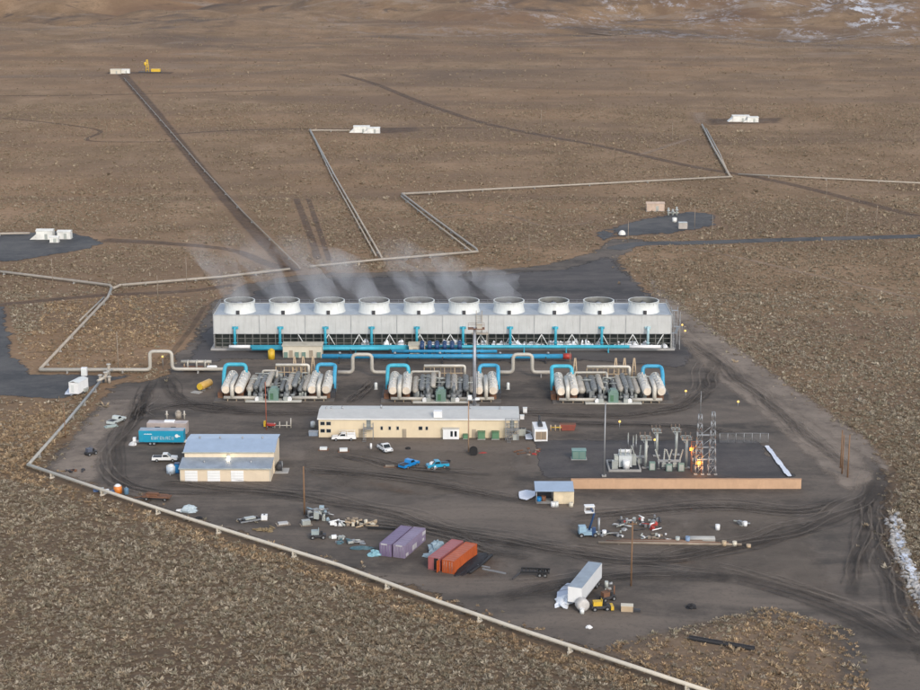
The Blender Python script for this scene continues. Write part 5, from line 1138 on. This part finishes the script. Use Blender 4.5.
t_ = T('grey_pump', 'small pale grey pump stand above the rust brown machine', 'pump', at(608, 589), 0); B(0, 0, 0, 1.2, .8, .2).build('base', conc, t_); C((-.3, 0, .2), (-.3, 0, 1.5), .35, 12).build('body', porcel, t_); C((.1, 0, .9), (.8, 0, 1.2), .25, 10).build('motor', steel, t_)
t_ = T('wooden_crate', 'tan wooden crate with a dark tail right of the yellow loader', 'crate', at(627, 611), -.1); B(0, 0, .1, 2.1, 1.2, 1.0).build('box', tan, t_); B(0, 0, 1.1, 2.2, 1.3, .1).build('lid', cream, t_); B(1.7, -.1, 0, 1.3, .8, .45).build('dark_tray', dsteel, t_); B(0, 0, 0, 2.1, 1.2, .1).build('base', plank, t_)
lumpy('white_bag', 'small white sack on the ground below the semi trailer', 'sack', 589, 628, .6, .5, .5, white, 41); lumpy('black_heap', 'black plastic heap at the edge of the lower scrub', 'heap', 691, 608, .9, .7, .8, tarp_k, 42)
t_ = T('black_channel', 'long black steel channel lying in the lower right scrub', 'beam', at(721, 645), -.42); B(0, 0, 0, 11.5, .9, .35).build('web', black, t_); B(0, .4, .35, 11.5, .1, .3).build('flange', dsteel, t_); B(0, -.4, .35, 11.5, .1, .3).build('flange', dsteel, t_)

# black flat trailer frame and steel bars
t_ = T('flat_trailer', 'black skeletal flat trailer frame right of the red containers', 'trailer', at(535, 577), -.10)
for y in (0, 2.0): B(0, y, .75, 5.4, .22, .3).build('side_beam', black, t_)
m = MB()
for k in range(8): m.box(-2.5+k*.72, 1.0, .8, .16, 2.2, .18)
m.build('cross_member', black, t_)['kind'] = 'stuff'
MB().tube([(-2.6, .2, .8), (-4.0, -3.0, .6)], .16, 6).build('drawbar', dsteel, t_)
for x in (.9, 1.9):
    for y in (-.2, 2.2): wheel_on(t_, x, y, .42, .3)
for lab, px, py, L, rz in (('thin pale steel bar on the gravel left of the flat trailer', 494, 572, 5.0, -.5), ('short pale steel bar nearer the black liner', 482, 567, 3.4, -.5)):
    t_ = T('steel_bar', lab, 'steel bar', at(px, py), rz); B(0, 0, 0, L, .3, .2).build('web', steel, t_); B(0, 0, .2, L, .12, .12).build('flange', steel, t_)

# man lift, scrap, pipe racks in the right yard
t_ = T('boom_lift', 'pale blue boom lift with a white basket on gravel right of centre', 'lift', at(588, 536), .1)
ch_ = B(-.2, 0, .5, 3.4, 2.0, .7).build('chassis', mat('pale lift blue', (.28, .42, .52), .4), t_); [wheel_on(t_, x, y, .5, .35) for x in (-1.5, 1.3) for y in (-1, 1)]
B(-1.2, 0, 1.2, 1.4, 1.5, 1.0).build('engine_cover', mat('pale lift blue', (.28, .42, .52)), t_); bm_ = MB().tube([(.2, 0, 1.3), (1.2, .2, 4.6), (.3, .2, 6.2)], .2, 8); bm_.build('boom', navy, t_)
bk = MB().box(.2, .2, 4.9, 1.8, 1.2, .12)
for x in (-.65, 1.05):
    for y in (-.35, .75): bk.box(x, y, 5.0, .08, .08, 1.1)
for y in (-.35, .75): bk.tube([(-.65, y, 6.1), (1.05, y, 6.1)], .05, 6)
bk.build('basket', white, t_); B(.2, .2, 6.2, 2.0, 1.3, .18).build('canopy', white, t_); C((2.3, .8, 0), (2.3, .8, 3.4), .22, 10).build('jack', steel, t_); B(1.0, -.9, .3, .7, .5, 1.8).build('control_box', navy, t_); C((3.3, .2, 0), (3.3, .2, 1.0), .45, 12).build('drum', white, t_)
def scrap(name, label, cat, px, row, w_, d, n_, mats, seed, hmax=1.4, group=None):
    """a loose pile of offcuts, boxes and short pipes: every kind of piece its own part"""
    rr = random.Random(seed); t_ = T(name, label, cat, at(px, row), 0, group); ms_ = {}
    for k in range(n_):
        m_ = rr.choice(mats); m = ms_.setdefault(m_.name, (MB(), m_))[0]; x, y = rr.uniform(-w_/2, w_/2), rr.uniform(0, d); a_ = rr.uniform(0, PI)
        q = rr.random()
        if q < .45: m.box(x, y, rr.uniform(0, hmax*.3), rr.uniform(.3, 1.1), rr.uniform(.25, .7), rr.uniform(.2, hmax*.7), a_, rr.uniform(-.25, .25))
        elif q < .8: L = rr.uniform(.5, 1.6); z = rr.uniform(.1, hmax*.7); m.cyl((x-L*math.cos(a_), y-L*math.sin(a_)*.5, z), (x+L*math.cos(a_), y+L*math.sin(a_)*.5, max(.1, z+rr.uniform(-.4, .4))), rr.uniform(.08, .22), 8)
        else: m.lump(x, y, rr.uniform(.3, .7), rr.uniform(.3, .6), rr.uniform(.3, hmax*.7), 9, 4, seed*100+k)
    for nm, (m, m_) in ms_.items(): m.build('scrap_piece', m_, t_)['kind'] = 'stuff'
    return t_
scrap('scrap_pile', 'pile of red and white scrap right of the boom lift', 'scrap', 641, 531, 9, 6, 46, [white, redp, steel, porcel, dsteel], 51, 1.6)
scrap('scrap_pile', 'low grey scrap between the boom lift and the red and white pile', 'scrap', 612, 538, 6, 3, 16, [steel, porcel, dsteel], 52, 1.0)
scrap('scrap_pile', 'low pale scrap under the lone timber pole top in the right yard', 'scrap', 655, 541, 6, 3, 14, [white, porcel, plank], 53, .9)
t_ = T('pipe_stack', 'long rusty pipes on the ground in the right yard', 'pipes', at(680, 545), -.045)
for k in range(4): C((-16+k*1.5, k*.5, .3), (12-k*2.5, k*.5, .3), .26, 10).build('rusty_pipe', rust if k % 2 else plank, t_)
for x in (-12, -2, 8): B(x, .8, 0, .3, 2.6, .08).build('sleeper', plank, t_)
t_ = T('pipe_bundle', 'short bundle of pale pipes at the right end of the long rusty pipes', 'pipes', at(701, 543), -.02)
for k in range(6): C((-2.8, .3+(k % 3)*.5, .28+(k//3)*.45), (2.8, .3+(k % 3)*.5, .28+(k//3)*.45), .24, 10).build('pale_pipe', mat('pale pipe', (.42, .42, .40)), t_)
for lab, px, py, m_, h_ in (('blue drum left of the pale pipe bundle', 687.5, 543, mat('drum blue', (.2, .3, .45)), 1.3), ('grey drum left of the blue drum in the right yard', 677.5, 542, porcel, 1.0), ('lone white drum on open gravel right of the pipes', 717.5, 530, white, 1.1), ('white canister at the far right scrap spot', 745, 526, white, .9), ('tan drum at the right end of the rusty pipes', 724, 546, tan, 1.0), ('small cream drum right of the rusty pipes', 734.5, 546, cream, .9), ('small tan drum farthest right of the rusty pipes', 748.5, 547.5, tan, .6)):
    t_ = T('yard_drum', lab, 'drum', at(px, py), 0, 'loose drums in the right yard'); C((0, 0, 0), (0, 0, h_), .45, 14).build('drum_body', m_, t_); C((0, 0, h_), (0, 0, h_+.05), .46, 14).build('lid', m_, t_)
scrap('scrap_pile', 'tiny grey scrap heap on open gravel at the far right', 'scrap', 742, 526, 2.2, 2, 8, [steel, porcel], 54, 1.2)

# left lower yard: bins, wagons, frames and heaps beside the near pipeline
t_ = T('orange_tank', 'orange plastic tank with a white lid near the left corner of the yard', 'tank', at(118, 493), 0); C((0, 0, 0), (0, 0, 1.6), .95, 18, r2=.85).build('shell', orange, t_); C((0, 0, 1.6), (0, 0, 1.95), .8, 18, r2=.4).build('lid', white, t_)
t_ = T('gas_bottle', 'blue gas bottle right of the orange tank', 'gas bottle', at(126.5, 494), 0); C((0, 0, 0), (0, 0, 1.2), .5, 14, dome=.2).build('shell', mat('bottle blue', (.10, .2, .3)), t_); C((0, 0, 1.3), (0, 0, 1.6), .12, 8).build('valve', steel, t_)
for k, (lab, px, py, m_) in enumerate((('blue crate left of the orange tank, leftmost of four', 96, 491.5, mat('crate blue', (.1, .16, .3))), ('pale crate second of four left of the orange tank', 101.5, 491.5, porcel), ('white crate third of four left of the orange tank', 106.5, 493, white), ('dark blue crate next to the orange tank', 112, 494, navy))):
    t_ = T('small_crate', lab, 'crate', at(px, py), .2*k, 'small crates by the left corner'); B(0, 0, 0, 1.0, .8, .7).build('box', m_, t_); B(0, 0, .7, 1.06, .86, .08).build('lid', m_, t_)
t_ = T('farm_wagon', 'rust brown flat wagon beside the near pipeline on the left', 'wagon', at(157, 500), -.14)
B(0, 0, .75, 6.0, 1.9, .25).build('deck', rust, t_); [wheel_on(t_, x, y, .42, .25) for x in (-2, 2) for y in (-.9, .9)]; B(-1, .1, 1.0, 2.4, 1.2, .5).build('load', rust, t_); MB().tube([(-3, 0, .7), (-4.8, -.4, .4)], .1, 6).build('drawbar', rust, t_)
m = MB(); [m.tube([(x, -.9, 1.0), (x, -.9, 1.7)], .05, 6) for x in (-2.8, -1, 1, 2.8)]; m.tube([(-2.8, -.9, 1.7), (2.8, -.9, 1.7)], .05, 6); m.build('side_rail', rust, t_)
scrap('scrap_pile', 'dark scrap heap by the far left pipeline corner', 'scrap', 71, 473, 5, 2, 10, [dsteel, black, rust], 55, .7)
lumpy('tarp_heap', 'pale blue grey tarp heap beside the near pipeline left of centre', 'tarp', 189, 511.5, 1.8, 1.1, 1.4, mat('pale grey blue tarp', (.42, .50, .54), .6, bump=.5), 61); lumpy('tarp_heap', 'small white rag left of the pale blue grey tarp heap', 'tarp', 180.5, 511, 1.0, .5, .4, white, 62)
t_ = T('metal_frame', 'grey steel frame on skids left of the white water cube', 'frame', at(249, 521), .5)
for y in (-1, 1): B(0, y, .2, 4.4, .2, .25).build('rail', steel, t_)
m = MB(); [m.box(x, 0, .25, .16, 2.0, .2) for x in (-2, -1.2, -.4, .4, 1.2, 2)]; m.build('rung', dsteel, t_)['kind'] = 'stuff'; B(.2, .1, .46, 2.2, 1.2, .3).build('cover_plate', porcel, t_)
t_ = T('water_cube', 'white water cube right of the grey steel frame', 'water tank', at(264.5, 520), 0); B(0, 0, .15, 1.2, 1.1, 1.0).build('bottle', white, t_); B(0, 0, 0, 1.25, 1.15, .15).build('pallet', plank, t_); C((0, 0, 1.15), (0, 0, 1.25), .2, 10).build('cap', dsteel, t_)
pallet('light grey panel stack on a pallet at the foot of the timber pole', 283, 524.5, 2.8, 1.8, .3, plank, mat('light panel', (.45, .44, .42)), .3); pallet('grey machinery pallet right of the timber pole foot', 306, 525, 2.4, 1.7, .3, plank, porcel, .9)
scrap('straw_heap', 'straw coloured brush heap below the grey steel frame', 'heap', 265.5, 532, 3.2, 1.6, 16, [mat('dry straw', (.24, .18, .10), .9)], 56, .8)
scrap('scrap_pile', 'tall pile of grey pumps and fittings right of the timber pole', 'scrap', 317, 522, 4.5, 6, 40, [steel, porcel, sky_b, dsteel], 57, 2.2)
small_machine('dark grey buggy with a pale cover below the pile of grey fittings', 318, 538.5, .1, mat('grey green cover', (.30, .36, .36)), 3.2)
for k, (px, py, w_, d, n_, ms_, hm, lab) in enumerate(((338, 527, 2.5, 2, 7, [white, porcel], 1.3, 'white boxes right of the pile of grey fittings'), (352, 526, 3, 4, 12, [tan, plank, dsteel], 1.1, 'tan and dark offcuts left of the purple containers'), (363, 528, 5, 3, 14, [tan, cream, black], 1.2, 'cream offcuts with black sheet left of the purple containers'), (336, 540, 3, 2, 8, [white, porcel, steel], 1.0, 'pale fittings beneath the white boxes'), (350, 545, 6, 3, 18, [steel, mat('dull teal tarp', (.07, .14, .17)), porcel], .9, 'grey and teal pipe offcuts in front of the purple containers'))):
    scrap('scrap_pile', lab, 'scrap', px, py, w_, d, n_, ms_, 70+k, hm)
t_ = T('black_beam', 'black timber beam lying left of the purple containers top', 'beam', at(382, 529.5), -.1); B(0, 0, 0, 5.5, .6, .5).build('beam', black, t_); B(.4, .5, 0, 4.6, .4, .3).build('lower_beam', dsteel, t_)
# right of the workshop and behind it
t_ = T('red_cart', 'red hand cart beside the rust red lamp pole', 'cart', at(271, 427.5), -.2); B(0, 0, .5, 2.2, 1.0, .5).build('tray', redp, t_); [wheel_on(t_, x, y, .3, .15) for x in (-.7, .7) for y in (-.5, .5)]; B(-1.5, 0, .2, .5, .6, 1.4).build('yellow_box', yellow, t_)
t_ = T('valve_post', 'tan pipe stubs standing right of the red hand cart', 'pipes', at(283, 428), 0)
for x, h_ in ((-2, 1.2), (-.8, 1.5), (.9, 1.6), (1.9, 2.4)): C((x, 0, 0), (x, .3, h_), .14, 8).build('stub', pipe_i, t_)
MB().tube([(-2, .1, .6), (1.9, .1, .6)], .12, 8).build('cross_pipe', pipe_i, t_)
for k, (px, py, lab) in enumerate(((167, 419.5, 'left tan pipe stub behind the beige trailer'), (184.5, 419.5, 'right tan pipe stub behind the beige trailer'))):
    t_ = T('valve_post', lab, 'pipes', at(px, py), 0); C((0, 0, 0), (0, 0, 2.2), .2, 8).build('stub', pipe_i, t_); C((-.4, 0, 1.3), (.4, 0, 1.3), .16, 8).build('cross_pipe', pipe_f, t_)
t_ = T('round_boulder', 'grey beige round tank behind the beige trailer', 'tank', at(178.5, 418), 0); C((0, 0, 0), (0, 0, 1.5), .8, 14).build('shell', pipe_f, t_); C((0, 0, 1.5), (0, 0, 2.0), .8, 14, r2=.25).build('lid', pipe_f, t_)
t_ = T('skip_bin', 'red brown skip bin right of the white container generator', 'skip', at(568, 431), 0); MB().prism([(-1.5, .1), (-1.9, 1.5), (1.9, 1.5), (1.5, .1)], 0, 1.8).build('bin', mat('red brown bin', (.24, .06, .04), .7), t_); B(0, .9, 1.45, 3.4, 1.5, .08).build('load', rust, t_)
t_ = T('tan_barrier', 'tan pipe stubs left of the red brown skip bin', 'pipes', at(556.5, 431), 0)
for x in (-1.4, -.3, .8): C((x, 0, 0), (x, 0, 1.5), .16, 8).build('stub', tan, t_)
MB().tube([(-1.4, 0, .9), (1.2, 0, .9)], .14, 8).build('cross_pipe', yellow, t_)
scrap('scrap_pile', 'thin rusty scrap near the right end of the control building', 'scrap', 527, 455, 6, 5, 14, [rust, redp, plank], 81, .4)
for k, (px, lab) in enumerate(((376, 'small white drum left of the middle power unit'), (508, 'small white drum right of the middle power unit'))):
    t_ = T('white_drum', lab, 'drum', at(px, 389.5), 0); C((0, 0, 0), (0, 0, 1.7), .42, 12, dome=.2).build('drum_body', frp, t_); B(0, 0, 0, 1.0, 1.0, .12).build('pad', conc, t_)

# ================================================================== WELL PADS ON THE PLAIN
def well_house(label, px, row, w_, d, h_, m_, rm=None, group='white separators and well houses on the plain', lean=False, name='well_house'):
    t_ = T(name, label, 'well house', at(px, row), 0, group); B(0, d/2, .2, w_, d, h_).build('wall', m_, t_)
    MB().prism([(-.2, h_+.2), (d/2, h_+.7), (d+.2, h_+.2), (d+.2, h_+.32), (d/2, h_+.85), (-.2, h_+.32)], -w_/2-.2, w_/2+.2, 'x').build('roof', rm or m_, t_)
    B(w_*.1, -.05, .2, 1.1, .1, 2.1 if h_ > 2.4 else 1.5).build('door', porcel, t_); B(0, d/2, 0, w_+.5, d+.5, .2).build('slab', conc, t_)
    if lean: MB().prism([(-w_/2-2.6, .1), (-w_/2, .1), (-w_/2, h_*.7)], .3, d-.3).build('lean_to', m_, t_)
    return t_
wl = mat('warm off white', (.74, .73, .68), .5)  # one even off-white for well houses, drum and dish
well_house('large white well house on the dark pad at the left edge', 44.5, 240, 6.2, 4, 3.2, wl, lean=True); well_house('white well house on the right of the left edge pad', 64, 239.5, 5.0, 3.5, 2.6, wl); well_house('small white box in front of the two left edge well houses', 54, 243, 3.2, 2.4, 1.8, wl)
well_house('beige well house beside the yellow rig at the top left', 115.5, 74, 8, 4, 3, cream); well_house('white well house next to the yellow rig at the top left', 125.5, 73.5, 6, 4, 2.6, wl)
well_house('longer white separator house in the far middle of the plain', 361.5, 133, 9, 6, 3.2, wl, lean=True); well_house('shorter white separator house in the far middle of the plain', 373.5, 133.5, 7, 6, 2.6, wl, lean=True)
well_house('longer white separator house on the far right pad', 741, 122, 10, 6, 3.2, wl, lean=True); well_house('shorter white separator house on the far right pad', 753, 122.5, 6.5, 6, 2.6, wl, lean=True)
t_ = well_house('beige well house on the dark pad right of the plant rear', 655.5, 211.5, 7.4, 3.5, 3.0, mat('pink beige', (.55, .42, .33)))
t_ = T('wellhead_valves', 'grey wellhead valves beside the beige well house', 'wellhead', at(673, 216), 0)
for x, h_ in ((-1.8, 3.2), (0, 2.6), (1.6, 3.6)): q = C((x, 1, 0), (x, 1, h_), .4, 10).build('valve', porcel, t_); C((x, 1, h_*.6), (x, 1, h_*.6+.25), .8, 12).build('flange', steel, q)
MB().tube([(-2.2, 1, 1.2), (2.4, 1, 1.2)], .3, 8).build('pipe', porcel, t_)
t_ = T('white_drum', 'white drum in front of the wellhead valves', 'drum', at(674.5, 222), 0); C((0, 0, 0), (0, 0, 1.6), .9, 14).build('drum_body', wl, t_); C((0, 0, 1.6), (0, 0, 1.75), .92, 14).build('lid', wl, t_)
t_ = T('grey_cube', 'grey beige cube tank right of the wellhead valves', 'tank', at(683, 229), 0); B(0, 1, 0, 3.4, 2.4, 2.4).build('body', mat('grey beige', (.42, .38, .34)), t_); B(0, 1, 2.4, 3.5, 2.5, .15).build('lid', porcel, t_)
t_ = T('white_dome', 'white tilted dish on the small pad behind the plant', 'dome', at(622, 236), 0); MB().lathe([(1.4, 0), (1.3, .7), (.8, 1.4), (.05, 1.7)], 16, (0, 0, .6)).build('dome', wl, t_); B(0, 0, 0, 2.6, 2.0, .6).build('base', dsteel, t_)
t_ = T('drill_rig', 'yellow drill rig with a tall mast at the top left well pad', 'drill rig', at(147.5, 72.5), 0)
m = MB(); 
for sx in (-1, 1): m.cyl((sx*1.2, 0, 0), (sx*.4, 0, 10), .35, 6)
for z in (2, 4.5, 7, 9.5): m.box(0, 0, z, 2.2-z*.14, .5, .4)
m.build('mast', yellow, t_); B(6.5, 1, .6, 7, 3, 2.2).build('engine_house', yellow, t_); B(2, 1, 0, 18, 4, .6).build('base', dsteel, t_); C((-1.6, .5, 5.5), (-1.6, .5, 8), 1.0, 10).build('crown_block', yellow, t_)

# stones and snow lumps along the right hand road
rr = random.Random(91); stm = mat('pale stone', (.40, .39, .38), .85, var=.3)
m = MB()
sp_ = [(892, 518), (898, 530), (897, 545), (903, 558), (909, 572), (915, 585), (922, 598), (928, 606)]
for k in range(260):
    i = rr.randrange(len(sp_)-1); f_ = rr.random(); px = sp_[i][0]+(sp_[i+1][0]-sp_[i][0])*f_+rr.uniform(-7, 7); py = sp_[i][1]+(sp_[i+1][1]-sp_[i][1])*f_+rr.uniform(-4, 4)
    p = at(px, py); n0 = len(m.v); m.lump(0, 0, rr.uniform(.2, .7), rr.uniform(.2, .6), rr.uniform(.2, .6), 7, 3, k, .4)
    for j in range(n0, len(m.v)): m.v[j] = (m.v[j][0]+p.x, m.v[j][1]+p.y, m.v[j][2]+.1)
tag(m.build('rubble', stm), 'pale rubble and snow lumps along the right road', 'rubble', kind='stuff')

# ================================================================== STEAM
stv = bpy.data.materials.new('steam'); stv.use_nodes = True; t = stv.node_tree; t.nodes.clear()
o_ = t.nodes.new('ShaderNodeOutputMaterial'); pv = t.nodes.new('ShaderNodeVolumePrincipled'); t.links.new(pv.outputs[0], o_.inputs['Volume'])
pv.inputs['Color'].default_value = (.95, .95, .97, 1); pv.inputs['Anisotropy'].default_value = .2
P = geo_pos(t); n1 = ramp(t, noise(t, .11, 5, .6, scaled(t, P, (1, 1, .8)), .7), [(.34, (0, 0, 0)), (.74, (1, 1, 1))]); sx = N(t, 'ShaderNodeSeparateXYZ'); t.links.new(P, sx.inputs[0])
mr = N(t, 'ShaderNodeMapRange', interpolation_type='SMOOTHSTEP'); t.links.new(sx.outputs['Z'], mr.inputs[0]); mr.inputs[1].default_value = TH+2; mr.inputs[2].default_value = TH+26; mr.inputs[3].default_value = .11; mr.inputs[4].default_value = 0
ml = N(t, 'ShaderNodeMath', operation='MULTIPLY'); t.links.new(n1, ml.inputs[0]); t.links.new(mr.outputs[0], ml.inputs[1]); t.links.new(ml.outputs[0], pv.inputs['Density'])
m = MB()
for i, x in enumerate(stack_x):
    if i in (7, 8, 9): continue
    X = x+(TX0+TX1)/2; Y = Y0+5.6; lx = (-2.2, -2.8, -2.2, -2.6, -1.8, -2.4, -1.8)[i]; hh = (20, 22, 19, 15, 18, 14, 9)[i]
    vs = []; n_ = 16; ks = 7
    for k in range(ks):
        f_ = k/(ks-1); r_ = 3.3*(1+1.5*f_)*(1 if k < ks-1 else .45)
        vs += [(X+lx*(5.5 if i < 4 else 4)*f_**1.15+r_*math.cos(2*PI*j/n_)*(1+.22*math.sin(j*2+k*1.7)+.12*math.sin(j*3-k*2.3+i)), Y+9*f_+r_*math.sin(2*PI*j/n_), TH+1.6+hh*f_) for j in range(n_)]
    m.add(vs, [(k*n_+j, k*n_+(j+1) % n_, (k+1)*n_+(j+1) % n_, (k+1)*n_+j) for k in range(ks-1) for j in range(n_)]+[list(reversed(range(n_))), list(range((ks-1)*n_, ks*n_))])
tag(m.build('steam', stv), 'thin white steam drifting up from the fan stacks', 'steam', kind='stuff')
